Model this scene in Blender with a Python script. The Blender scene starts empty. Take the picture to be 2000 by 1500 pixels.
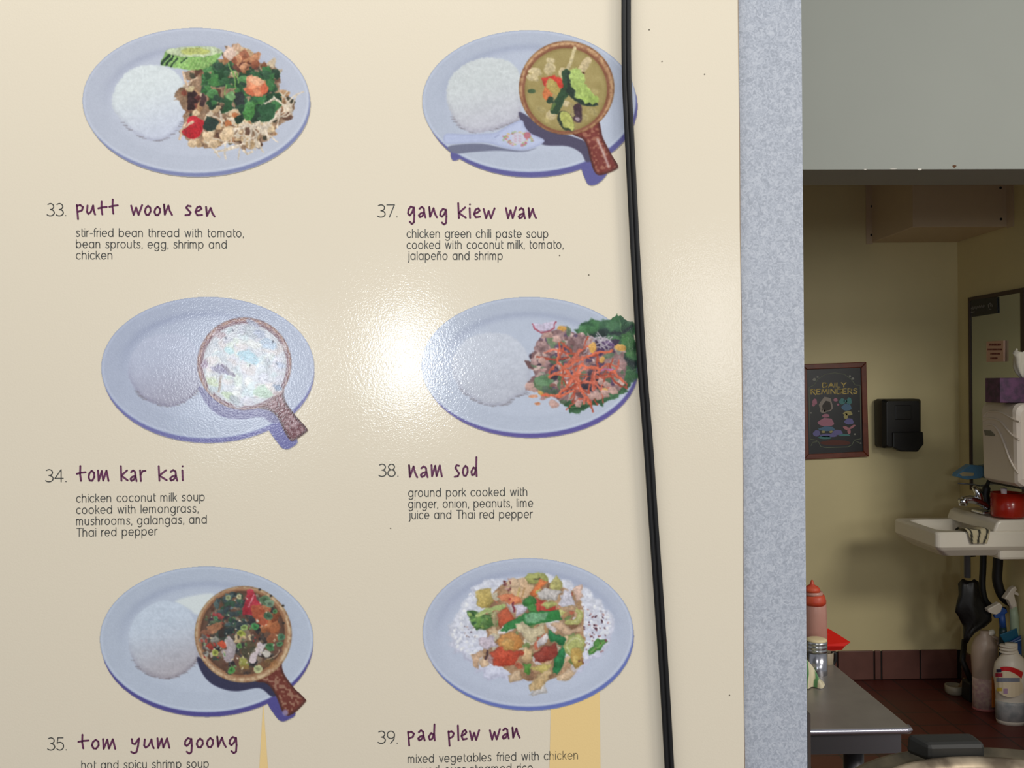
import bpy, bmesh, math, random
import numpy as np
from mathutils import Vector, Matrix

# ------------------------------------------------------------------ camera
SC = bpy.context.scene
COL = SC.collection
FOC = 1804.0                       # focal length for a 2000 x 1500 frame
CAM_H = 1.47
cam_data = bpy.data.cameras.new('camera')
cam_data.sensor_width = 36.0
cam_data.lens = 36.0 * FOC / 2000.0
cam_data.clip_start = 0.02
cam = bpy.data.objects.new('camera', cam_data)
COL.objects.link(cam)
PAN, ROLL = math.radians(1.2), math.radians(-0.5)
CAM_M = Matrix.Rotation(-PAN, 4, 'Z') @ Matrix.Rotation(math.pi / 2, 4, 'X') @ Matrix.Rotation(ROLL, 4, 'Z')
cam.matrix_world = Matrix.Translation((0, 0, CAM_H)) @ CAM_M
SC.camera = cam

# ------------------------------------------------------------------ colour management
vs = SC.view_settings
vs.view_transform = 'Standard'
vs.look = 'None'
vs.gamma = 1.0
vs.use_curve_mapping = False
vs.exposure = 0.0

# ------------------------------------------------------------------ room light
W_WORLD, W_DOOR, W_WIN, W_SIDE, W_CEIL, W_FRONT_FILL = 0.31, 12.5, 9, 4.5, 20, 34
W_TOP_FILL = 50
world = bpy.data.worlds.new('daylight')
SC.world = world
world.use_nodes = True
world.node_tree.nodes['Background'].inputs['Color'].default_value = (0.94, 0.97, 1.0, 1)
world.node_tree.nodes['Background'].inputs['Strength'].default_value = W_WORLD

def area(name, loc, target, sx, sy, watts, color=(1, 1, 1)):
    ld = bpy.data.lights.new(name, 'AREA')
    ld.shape = 'RECTANGLE'
    ld.size, ld.size_y = sx, sy
    ld.energy = watts
    ld.color = color
    o = bpy.data.objects.new(name, ld)
    COL.objects.link(o)
    o.location = loc
    o.rotation_euler = (Vector(target) - Vector(loc)).to_track_quat('-Z', 'Y').to_euler()
    return o

# storefront daylight behind the viewer the dining room's ceiling fixture, and two fill lamps added for the kitchen
area('front_door_glass', (-0.28, -3.6, 1.62), (-0.1, 0.9, 1.5), 0.20, 0.42, W_DOOR, (0.93, 0.97, 1.0))
area('front_window', (-1.20, -3.6, 1.54), (-0.3, 0.9, 1.5), 0.44, 0.50, W_WIN, (0.90, 0.96, 1.0))
area('side_window', (1.55, -3.6, 1.78), (0.3, 0.9, 1.5), 0.34, 0.80, W_SIDE, (0.95, 0.97, 1.0))
area('kitchen_top_fill', (2.7, -0.6, 2.9), (1.4, 3.8, 1.1), 1.2, 0.6, W_TOP_FILL, (1.0, 0.96, 0.88))  # added fill lamp, brightens the kitchen and only grazes the menu
area('ceiling_fixture', (-0.5, -0.15, 2.95), (0.1, 0.9, 1.6), 1.8, 0.5, W_CEIL, (1.0, 0.98, 0.95))
area('kitchen_front_fill', (3.4, -3.6, 2.25), (1.3, 3.6, 1.25), 2.2, 0.8, W_FRONT_FILL, (1.0, 0.98, 0.94))  # added fill lamp far right, lights the back wall without mirroring in the menu

# ------------------------------------------------------------------ picture ray helpers (true planes of the place)
CAM_P = Vector((0, 0, CAM_H))
R3 = CAM_M.to_3x3()
def ray(px, py):
    return R3 @ Vector(((px - 1000.0) / FOC, -(py - 750.0) / FOC, -1.0))
def onY(px, py, y):
    d = ray(px, py); return CAM_P + d * (y / d.y)
def onX(px, py, x):
    d = ray(px, py); return CAM_P + d * (x / d.x)
def onZ(px, py, z):
    d = ray(px, py); return CAM_P + d * ((z - CAM_H) / d.z)
BOARD_D = 0.92
BOARD_YAW = math.radians(1.4)
BN = Vector((math.sin(BOARD_YAW), -math.cos(BOARD_YAW), 0))      # board normal, towards the viewer
BP = Vector((0, BOARD_D, CAM_H))
def onB(px, py, off=0.0):
    d = ray(px, py)
    t = (BP + BN * off - CAM_P).dot(BN) / d.dot(BN)
    return CAM_P + d * t
def onB_np(px, py, off):
    px = np.asarray(px, float); py = np.asarray(py, float)
    dl = np.stack([(px - 1000.0) / FOC, -(py - 750.0) / FOC, -np.ones_like(px)], -1)
    d = dl @ np.array(R3).T
    n = np.array(BN)
    t = (np.array(BP + BN * off - CAM_P) @ n) / (d @ n)
    return np.array(CAM_P) + d * t[..., None]

# ------------------------------------------------------------------ materials
def lin1(c):
    c /= 255.0
    return c / 12.92 if c <= 0.04045 else ((c + 0.055) / 1.055) ** 2.4
def rgb(*c):
    return (lin1(c[0]), lin1(c[1]), lin1(c[2]), 1.0)

def mat(name, color, rough=0.5, metal=0.0, spec=0.5, noise=0.0, nscale=30.0, bump=0.0, bscale=200.0,
        trans=0.0, coat=0.0, color2=None, alpha=1.0):
    m = bpy.data.materials.new(name)
    m.use_nodes = True
    nt = m.node_tree
    b = nt.nodes['Principled BSDF']
    b.inputs['Base Color'].default_value = color
    b.inputs['Roughness'].default_value = rough
    b.inputs['Metallic'].default_value = metal
    b.inputs['Specular IOR Level'].default_value = spec
    b.inputs['Transmission Weight'].default_value = trans
    b.inputs['Coat Weight'].default_value = coat
    b.inputs['Alpha'].default_value = alpha
    tc = nt.nodes.new('ShaderNodeTexCoord')
    if noise > 0 or color2 is not None:
        n = nt.nodes.new('ShaderNodeTexNoise')
        n.inputs['Scale'].default_value = nscale
        n.inputs['Detail'].default_value = 4
        nt.links.new(tc.outputs['Object'], n.inputs['Vector'])
        r = nt.nodes.new('ShaderNodeValToRGB')
        r.color_ramp.elements[0].position = 0.35
        r.color_ramp.elements[1].position = 0.65
        c2 = color2 if color2 is not None else tuple(min(1, v * (1 - noise)) for v in color[:3]) + (1,)
        r.color_ramp.elements[0].color = c2
        r.color_ramp.elements[1].color = color
        nt.links.new(n.outputs['Fac'], r.inputs['Fac'])
        nt.links.new(r.outputs['Color'], b.inputs['Base Color'])
    if bump > 0:
        n2 = nt.nodes.new('ShaderNodeTexNoise')
        n2.inputs['Scale'].default_value = bscale
        n2.inputs['Detail'].default_value = 3
        nt.links.new(tc.outputs['Object'], n2.inputs['Vector'])
        bp = nt.nodes.new('ShaderNodeBump')
        bp.inputs['Strength'].default_value = bump
        bp.inputs['Distance'].default_value = 0.002
        nt.links.new(n2.outputs['Fac'], bp.inputs['Height'])
        nt.links.new(bp.outputs['Normal'], b.inputs['Normal'])
    return m

def gloss_finish(m, rough=0.11):
    """The laminating film over the whole menu: slightly rippled gloss."""
    nt = m.node_tree
    b = nt.nodes['Principled BSDF']
    b.inputs['Roughness'].default_value = .34
    b.inputs['Specular IOR Level'].default_value = .25
    b.inputs['Coat Weight'].default_value = 1.0
    b.inputs['Coat Roughness'].default_value = rough
    g = nt.nodes.new('ShaderNodeNewGeometry')
    n = nt.nodes.new('ShaderNodeTexNoise')
    n.inputs['Scale'].default_value = 560.0
    n.inputs['Detail'].default_value = 2
    nt.links.new(g.outputs['Position'], n.inputs['Vector'])
    n3 = nt.nodes.new('ShaderNodeTexNoise')
    n3.inputs['Scale'].default_value = 9.0
    n3.inputs['Detail'].default_value = 1
    nt.links.new(g.outputs['Position'], n3.inputs['Vector'])
    b2 = nt.nodes.new('ShaderNodeBump')
    b2.inputs['Strength'].default_value = 0.02
    b2.inputs['Distance'].default_value = 0.02
    nt.links.new(n3.outputs['Fac'], b2.inputs['Height'])
    bp = nt.nodes.new('ShaderNodeBump')
    bp.inputs['Strength'].default_value = 0.085
    bp.inputs['Distance'].default_value = 0.001
    nt.links.new(n.outputs['Fac'], bp.inputs['Height'])
    nt.links.new(b2.outputs['Normal'], bp.inputs['Normal'])
    nt.links.new(bp.outputs['Normal'], b.inputs['Normal'])
    nt.links.new(bp.outputs['Normal'], b.inputs['Coat Normal'])
    return m

def attr_mat(name, rough=0.5, attr='Col'):
    m = bpy.data.materials.new(name)
    m.use_nodes = True
    nt = m.node_tree
    a = nt.nodes.new('ShaderNodeAttribute')
    a.attribute_name = attr
    nt.links.new(a.outputs['Color'], nt.nodes['Principled BSDF'].inputs['Base Color'])
    nt.nodes['Principled BSDF'].inputs['Roughness'].default_value = rough
    return m

# ------------------------------------------------------------------ scene bookkeeping
def tag(o, label=None, cat=None, group=None, kind=None):
    if label: o['label'] = label
    if cat: o['category'] = cat
    if group: o['group'] = group
    if kind: o['kind'] = kind
    return o
def empty(name, loc):
    o = bpy.data.objects.new(name, None)
    o.location = loc
    o.empty_display_size = 0.05
    COL.objects.link(o)
    return o
def link_mesh(name, me, m, parent=None, smooth=False):
    o = bpy.data.objects.new(name, me)
    COL.objects.link(o)
    if m is not None:
        for mm in (m if isinstance(m, (list, tuple)) else [m]):
            me.materials.append(mm)
    if smooth:
        me.polygons.foreach_set('use_smooth', [True] * len(me.polygons))
    if parent is not None:
        o.parent = parent
        if parent.type == 'EMPTY':
            o.matrix_parent_inverse = Matrix.Translation(-Vector(parent.location))
    return o
def build(name, bm, m, parent=None, smooth=False, bevel=0.0, segs=2, sub=0):
    bmesh.ops.recalc_face_normals(bm, faces=bm.faces)
    me = bpy.data.meshes.new(name)
    bm.to_mesh(me); bm.free()
    o = link_mesh(name, me, m, parent, smooth)
    if bevel > 0:
        md = o.modifiers.new('bevel', 'BEVEL'); md.width = bevel; md.segments = segs
        md.limit_method = 'ANGLE'; md.angle_limit = math.radians(40)
    if sub:
        md = o.modifiers.new('sub', 'SUBSURF'); md.levels = sub; md.render_levels = sub
    return o

# ------------------------------------------------------------------ mesh helpers
def add_box(bm, a, b):
    a, b = Vector(a), Vector(b)
    lo = Vector((min(a.x, b.x), min(a.y, b.y), min(a.z, b.z)))
    hi = Vector((max(a.x, b.x), max(a.y, b.y), max(a.z, b.z)))
    v = [bm.verts.new((x, y, z)) for z in (lo.z, hi.z) for y in (lo.y, hi.y) for x in (lo.x, hi.x)]
    for f in ((0, 2, 3, 1), (4, 5, 7, 6), (0, 1, 5, 4), (2, 6, 7, 3), (0, 4, 6, 2), (1, 3, 7, 5)):
        bm.faces.new([v[i] for i in f])
    return v
def add_prism(bm, pts, ext):
    """closed polygon pts (3D) extruded by the vector ext"""
    a = [bm.verts.new(p) for p in pts]
    b = [bm.verts.new(Vector(p) + Vector(ext)) for p in pts]
    n = len(pts)
    bm.faces.new(a); bm.faces.new(list(reversed(b)))
    for i in range(n):
        bm.faces.new((a[i], b[i], b[(i + 1) % n], a[(i + 1) % n]))
def add_loft(bm, loops, cap0=True, cap1=True):
    rs = [[bm.verts.new(p) for p in lp] for lp in loops]
    n = len(rs[0])
    for r0, r1 in zip(rs, rs[1:]):
        for i in range(n):
            bm.faces.new((r0[i], r0[(i + 1) % n], r1[(i + 1) % n], r1[i]))
    if cap0: bm.faces.new(list(reversed(rs[0])))
    if cap1: bm.faces.new(rs[-1])
    return rs
def ring(c, u, v, r, n=24, sy=1.0):
    c, u, v = Vector(c), Vector(u), Vector(v)
    return [c + u * (r * math.cos(2 * math.pi * i / n)) + v * (r * sy * math.sin(2 * math.pi * i / n)) for i in range(n)]
def add_lathe(bm, base, prof, n=28, axis=(0, 0, 1), sx=1.0, cap0=True, cap1=True):
    """prof: list of (radius, height) along axis"""
    ax = Vector(axis).normalized()
    u = Vector((1, 0, 0)) if abs(ax.x) < 0.9 else Vector((0, 1, 0))
    v = ax.cross(u).normalized(); u = v.cross(ax).normalized()
    loops = [ring(Vector(base) + ax * h, u * sx, v, max(r, 1e-5), n) for r, h in prof]
    return add_loft(bm, loops, cap0, cap1)
def add_tube(bm, pts, r, n=12, sx=1.0, side=None):
    pts = [Vector(p) for p in pts]
    rr = r if isinstance(r, (list, tuple)) else [r] * len(pts)
    loops = []
    prev = None
    for i, p in enumerate(pts):
        t = (pts[min(i + 1, len(pts) - 1)] - pts[max(i - 1, 0)]).normalized()
        ref = Vector(side) if side is not None else (prev if prev is not None else (Vector((0, 0, 1)) if abs(t.z) < 0.9 else Vector((1, 0, 0))))
        u = (ref - t * ref.dot(t)).normalized()
        v = t.cross(u).normalized()
        prev = u
        loops.append([p + u * (rr[i] * math.cos(2 * math.pi * k / n)) * sx + v * (rr[i] * math.sin(2 * math.pi * k / n)) for k in range(n)])
    add_loft(bm, loops)
def smooth_path(pts, k=6):
    pts = [Vector(p) for p in pts]
    out = []
    for i in range(len(pts) - 1):
        p0, p1, p2, p3 = pts[max(i - 1, 0)], pts[i], pts[i + 1], pts[min(i + 2, len(pts) - 1)]
        for j in range(k):
            t = j / k
            out.append(0.5 * ((2 * p1) + (p2 - p0) * t + (2 * p0 - 5 * p1 + 4 * p2 - p3) * t * t + (3 * p1 - p0 - 3 * p2 + p3) * t ** 3))
    out.append(pts[-1])
    return out
def rrect(x0, x1, y0, y1, z, r, n=5):
    out = []
    for cx, cy, a0 in ((x1 - r, y1 - r, 0), (x0 + r, y1 - r, 90), (x0 + r, y0 + r, 180), (x1 - r, y0 + r, 270)):
        for i in range(n + 1):
            a = math.radians(a0 + 90.0 * i / n)
            out.append(Vector((cx + r * math.cos(a), cy + r * math.sin(a), z)))
    return out

def ribbon_mesh(name, strokes, w, fmap, m, parent=None, dots=()):
    """flat pen strokes: polylines in picture units, mapped by fmap to the printed surface"""
    V, F = [], []
    def put(x, y):
        V.append(tuple(fmap(x, y))); return len(V) - 1
    for item in strokes:
        s, ww = item if isinstance(item, tuple) and isinstance(item[1], (int, float)) and isinstance(item[0], list) else (item, w)
        h = ww / 2
        for (x0, y0), (x1, y1) in zip(s, s[1:]):
            L = math.hypot(x1 - x0, y1 - y0)
            if L < 1e-6: continue
            nx, ny = -(y1 - y0) / L * h, (x1 - x0) / L * h
            F.append([put(x0 + nx, y0 + ny), put(x1 + nx, y1 + ny), put(x1 - nx, y1 - ny), put(x0 - nx, y0 - ny)])
        for (x, y) in s:
            F.append([put(x + h * math.cos(-a * math.pi / 4), y + h * math.sin(-a * math.pi / 4)) for a in range(8)])
    me = bpy.data.meshes.new(name)
    me.from_pydata(V, [], F)
    return link_mesh(name, me, m, parent)
def flat_poly(name, polys, fmap, m, parent=None):
    V, F = [], []
    for p in polys:
        F.append(list(range(len(V), len(V) + len(p))))
        V += [tuple(fmap(x, y)) for x, y in p]
    me = bpy.data.meshes.new(name)
    me.from_pydata(V, [], F)
    return link_mesh(name, me, m, parent)

def arc(cx, cy, rx, ry, a0, a1, n=12):
    return [(cx + rx * math.cos(math.radians(a0 + (a1 - a0) * i / n)), cy + ry * math.sin(math.radians(a0 + (a1 - a0) * i / n))) for i in range(n + 1)]

# ------------------------------------------------------------------ lettering (pen strokes; x-height 1, y up)
def _g():
    O = arc(.45, .5, .45, .5, 0, 360, 20)
    G = {}
    G['a'] = ([O, [(.9, 1), (.9, 0)]], 1.17)
    G['b'] = ([[(0, 1.42), (0, 0)], O], 1.13)
    G['c'] = ([arc(.45, .5, .45, .5, 48, 312, 16)], 0.98)
    G['d'] = ([O, [(.9, 1.42), (.9, 0)]], 1.17)
    G['e'] = ([[(0.02, .5), (.9, .5)] + arc(.45, .5, .45, .5, 0, 315, 18)], 1.1)
    G['f'] = ([[(.2, 0), (.2, 1.12)] + arc(.47, 1.12, .27, .3, 180, 75, 6), [(0, .96), (.46, .96)]], 0.6)
    G['g'] = ([O, [(.9, 1), (.9, -.08)] + arc(.46, -.08, .44, .4, 0, -140, 10)], 1.17)
    G['h'] = ([[(0, 1.42), (0, 0)], [(.74, 0), (.74, .62)] + arc(.37, .62, .37, .38, 0, 180, 10)], 1.02)
    G['i'] = ([[(0, 1), (0, 0)], [(0, 1.33), (0, 1.36)]], 0.32)
    G['j'] = ([[(.15, 1), (.15, -.12)] + arc(-.1, -.12, .25, .34, 0, -80, 6), [(.15, 1.33), (.15, 1.36)]], 0.46)
    G['k'] = ([[(0, 1.42), (0, 0)], [(0.02, .38), (.62, 1)], [(.24, .6), (.7, 0)]], 0.86)
    G['l'] = ([[(0, 1.42), (0, 0)]], 0.32)
    G['m'] = ([[(0, 1), (0, 0)], [(.6, 0), (.6, .66)] + arc(.3, .66, .3, .34, 0, 180, 8), [(1.2, 0), (1.2, .66)] + arc(.9, .66, .3, .34, 0, 180, 8)], 1.48)
    G['n'] = ([[(0, 1), (0, 0)], [(.74, 0), (.74, .62)] + arc(.37, .62, .37, .38, 0, 180, 10)], 1.02)
    G['ñ'] = ([s for s in G['n'][0]] + [[(.1, 1.28), (.25, 1.38), (.45, 1.26), (.62, 1.36)]], 1.02)
    G['o'] = ([O], 1.15)
    G['p'] = ([[(0, 1), (0, -.46)], O], 1.13)
    G['r'] = ([[(0, 1), (0, 0)], arc(.38, .58, .38, .42, 180, 80, 8)], 0.58)
    G['s'] = ([[(.62, .86), (.5, .97), (.3, 1), (.12, .93), (.06, .76), (.16, .6), (.34, .52), (.55, .42), (.64, .25), (.54, .07), (.32, 0), (.12, .03), (0, .15)]], 0.88)
    G['t'] = ([[(.12, 1.34), (.12, .28)] + arc(.36, .28, .24, .28, 180, 275, 6), [(.12, .98), (.44, .98)]], 0.6)
    G['u'] = ([[(0, 1), (0, .38)] + arc(.37, .38, .37, .38, 180, 360, 10), [(.74, 1), (.74, 0)]], 1.02)
    G['v'] = ([[(0, 1), (.38, 0), (.76, 1)]], 0.92)
    G['w'] = ([[(0, 1), (.3, 0), (.6, 1), (.9, 0), (1.2, 1)]], 1.38)
    G['x'] = ([[(0, 1), (.66, 0)], [(.66, 1), (0, 0)]], 0.84)
    G['y'] = ([[(0, 1), (0, .38)] + arc(.37, .38, .37, .38, 180, 360, 10), [(.74, 1), (.74, -.08)] + arc(.34, -.08, .4, .38, 0, -130, 8)], 1.02)
    G['T'] = ([[(0, 1.42), (.95, 1.42)], [(.475, 1.42), (.475, 0)]], 1.05)
    G[','] = ([[(.05, .08), (0, -.18)]], 0.35)
    G['.'] = ([[(.02, .03), (.05, .03)]], 0.35)
    G['-'] = ([[(.02, .5), (.48, .5)]], 0.62)
    G = {k: ([[(x * .87, y) for x, y in s] for s in st], a) for k, (st, a) in G.items()}
    G[' '] = ([], 0.68)
    N = {}
    N['3'] = ([[(.08, .93)] + arc(.3, .76, .27, .24, 120, -90, 12), arc(.28, .26, .34, .26, 90, -140, 14)], 0.76)
    N['4'] = ([[(.5, 0), (.5, 1), (0, .28), (.66, .28)]], 0.82)
    N['5'] = ([[(.55, 1), (.12, 1), (.06, .56)] + arc(.28, .32, .32, .32, 120, -140, 14)], 0.76)
    N['7'] = ([[(0, 1), (.6, 1), (.2, 0)]], 0.74)
    N['8'] = ([arc(.32, .77, .25, .23, 0, 360, 16), arc(.32, .27, .31, .27, 0, 360, 18)], 0.8)
    N['9'] = ([arc(.32, .7, .3, .3, 0, 360, 18), [(.62, .7), (.58, .35), (.3, 0)]], 0.78)
    N['.'] = ([[(.05, .02), (.07, .02)]], 0.3)
    return G, N
SANS, NUMS = _g()
# the hand-lettered dish names
HAND = {
    'p': ([[(.05, 1), (.16, -.45)], [(.05, .9), (.35, 1.0), (.6, .78), (.5, .45), (.14, .3)]], .95),
    'u': ([[(.05, .95), (.0, .3), (.12, .08), (.35, .3), (.55, .95), (.6, .4), (.72, .02)]], 1.0),
    't': ([[(.3, 1.45), (.28, .7), (.36, .05)], [(0, .72), (.35, .82), (.75, .86)]], .98),
    'w': ([[(0, 1.0), (.22, .05), (.45, .8), (.66, .05), (.98, 1.05)]], 1.2),
    'o': ([[(.3, .98), (.1, .75), (.02, .4), (.14, .08), (.34, .06), (.52, .4), (.5, .78), (.3, .98)]], .84),
    'n': ([[(.03, 1.05), (.1, .05), (.42, .95), (.55, .4), (.74, .02)], [(.03, 1.05), (.1, .3)]], 1.0),
    's': ([[(.5, .95), (.25, 1.0), (.12, .78), (.3, .55), (.5, .3), (.38, .06), (.05, .02)]], .86),
    'e': ([[(.05, .42), (.35, .55), (.55, .75), (.42, .98), (.18, .85), (.03, .4), (.2, .06), (.6, .12)]], .9),
    'g': ([[(.55, .88), (.3, 1.0), (.08, .7), (.04, .35), (.2, .18), (.42, .45), (.58, .92), (.62, .2), (.58, -.45), (.4, -.6), (.2, -.4)]], 1.0),
    'a': ([[(.1, .82), (.3, 1.0), (.5, .85), (.55, .4), (.65, .0)], [(.52, .5), (.2, .38), (.04, .2), (.14, .02), (.35, .12), (.55, .42)]], .98),
    'k': ([[(.04, 1.4), (.1, .02)], [(.66, 1.0), (.1, .5), (.72, .05)]], .96),
    'i': ([[(.1, .95), (.14, .02)], [(.12, 1.3), (.13, 1.32)]], .46),
    'm': ([[(0, 1.0), (.05, .02), (.32, .95), (.44, .05), (.72, .98), (.9, .02)]], 1.18),
    'r': ([[(.02, 1.0), (.1, .0)], [(.07, .6), (.28, .92), (.55, .95)]], .8),
    'd': ([[(.5, .55), (.28, .72), (.05, .35), (.14, .04), (.36, .1), (.52, .55)], [(.58, 1.6), (.55, .7), (.6, -.05)]], .98),
    'y': ([[(.05, .95), (.1, .5), (.3, .42), (.55, .95)], [(.6, 1.0), (.52, .2), (.4, -.4), (.2, -.5), (.0, -.35)]], .98),
    'l': ([[(.08, 1.4), (.14, .02)]], .42),
    ' ': ([], .85),
}
CAPS = {
    'A': ([[(0, 0), (.42, 1), (.84, 0)], [(.18, .36), (.66, .36)]], 1.05),
    'D': ([[(0, 0), (0, 1), (.35, 1)] + arc(.35, .5, .4, .5, 90, -90, 10) + [(0, 0)]], .98),
    'E': ([[(.55, 1), (0, 1), (0, 0), (.58, 0)], [(0, .52), (.45, .52)]], .8),
    'I': ([[(0, 0), (0, 1)]], .32),
    'L': ([[(0, 1), (0, 0), (.52, 0)]], .75),
    'M': ([[(0, 0), (.1, 1), (.45, .25), (.8, 1), (.9, 0)]], 1.15),
    'N': ([[(0, 0), (0, 1), (.68, 0), (.68, 1)]], .95),
    'R': ([[(0, 0), (0, 1), (.32, 1)] + arc(.32, .75, .27, .25, 90, -90, 8) + [(0, .5)], [(.25, .5), (.68, -.12)]], .88),
    'S': ([[(.55, .86), (.38, 1), (.12, .95), (.04, .76), (.2, .58), (.45, .45), (.56, .24), (.42, .03), (.15, 0), (0, .14)]], .78),
    'Y': ([[(0, 1), (.38, .5), (.76, 1)], [(.38, .5), (.38, 0)]], .95),
    ' ': ([], .5),
}
def layout(text, font, x0, x1, y0, y1, h, seed=None, skew=0.0):
    """strokes of one line, set between picture columns x0..x1 with the baseline from y0 to y1"""
    rnd = random.Random(seed)
    adv = 0.0; items = []
    for ch in text:
        st, a = font[ch]
        items.append((st, adv)); adv += a
    last = font[text[-1]]
    right = items[-1][1] + max([p[0] for s in last[0] for p in s] or [0])
    left = min([p[0] for s in font[text[0]][0] for p in s] or [0])
    k = (x1 - x0) / (right - left)
    out = []
    for st, a in items:
        dy = rnd.uniform(-.05, .05) * h if seed is not None else 0
        sc = rnd.uniform(.93, 1.07) if seed is not None else 1
        for s in st:
            q = []
            for (x, y) in s:
                X = x0 + (a + x - left) * k
                q.append((X, y0 + (y1 - y0) * (X - x0) / (x1 - x0) - y * h * sc + dy))
            out.append(q)
    return out

# ------------------------------------------------------------------ printed food photographs: a small painter
# Each printed picture is laid down as a fine coloured grid lying flat on the menu sheet.
def sdf_poly(pts, X, Y):
    """signed distance (inside positive)"""
    P = np.asarray(pts, float)
    inside = np.zeros(X.shape, bool)
    d2 = np.full(X.shape, 1e18)
    n = len(P)
    for i in range(n):
        x0, y0 = P[i]; x1, y1 = P[(i + 1) % n]
        dx, dy = x1 - x0, y1 - y0
        L2 = dx * dx + dy * dy + 1e-12
        t = np.clip(((X - x0) * dx + (Y - y0) * dy) / L2, 0, 1)
        d2 = np.minimum(d2, (X - x0 - t * dx) ** 2 + (Y - y0 - t * dy) ** 2)
        if y0 != y1:
            c = (y0 > Y) != (y1 > Y)
            inside ^= c & (X < (x1 - x0) * (Y - y0) / (y1 - y0) + x0)
    d = np.sqrt(d2)
    return np.where(inside, d, -d)
def vnoise(X, Y, scale, seed):
    """smooth value noise in 0..1"""
    rs = np.random.RandomState(seed)
    T = rs.rand(64, 64)
    u, v = X / scale + 100.3, Y / scale + 71.7
    iu, iv = np.floor(u).astype(int), np.floor(v).astype(int)
    fu, fv = u - iu, v - iv
    fu, fv = fu * fu * (3 - 2 * fu), fv * fv * (3 - 2 * fv)
    a, b = T[iu % 64, iv % 64], T[(iu + 1) % 64, iv % 64]
    c, d = T[iu % 64, (iv + 1) % 64], T[(iu + 1) % 64, (iv + 1) % 64]
    return (a * (1 - fu) + b * fu) * (1 - fv) + (c * (1 - fu) + d * fu) * fv
def fbm(X, Y, scale, seed):
    return (vnoise(X, Y, scale, seed) * .5 + vnoise(X, Y, scale / 2.1, seed + 1) * .3 + vnoise(X, Y, scale / 4.3, seed + 2) * .2)

def round_poly(pts, k=4):
    P = [Vector((p[0], p[1], 0)) for p in pts]
    n = len(P); out = []
    for i in range(n):
        p0, p1, p2, p3 = P[i - 1], P[i], P[(i + 1) % n], P[(i + 2) % n]
        for j in range(k):
            t = j / k
            q = 0.5 * ((2 * p1) + (p2 - p0) * t + (2 * p0 - 5 * p1 + 4 * p2 - p3) * t * t + (3 * p1 - p0 - 3 * p2 + p3) * t ** 3)
            out.append((q.x, q.y))
    return out
def jag(pts, amp, seed, k=6):
    rnd = random.Random(seed)
    out = []
    n = len(pts)
    for i in range(n):
        x0, y0 = pts[i]; x1, y1 = pts[(i + 1) % n]
        for j in range(k):
            t = j / k
            out.append((x0 + (x1 - x0) * t + rnd.uniform(-amp, amp), y0 + (y1 - y0) * t + rnd.uniform(-amp, amp)))
    return out
def blob(cx, cy, rx, ry, rot=0.0, j=0.18, seed=0, n=11):
    rnd = random.Random(seed)
    c, s = math.cos(rot), math.sin(rot)
    out = []
    for i in range(n):
        a = 2 * math.pi * i / n
        k = 1 + rnd.uniform(-j, j)
        x, y = rx * k * math.cos(a), ry * k * math.sin(a)
        out.append((cx + x * c - y * s, cy + x * s + y * c))
    return out

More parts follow.
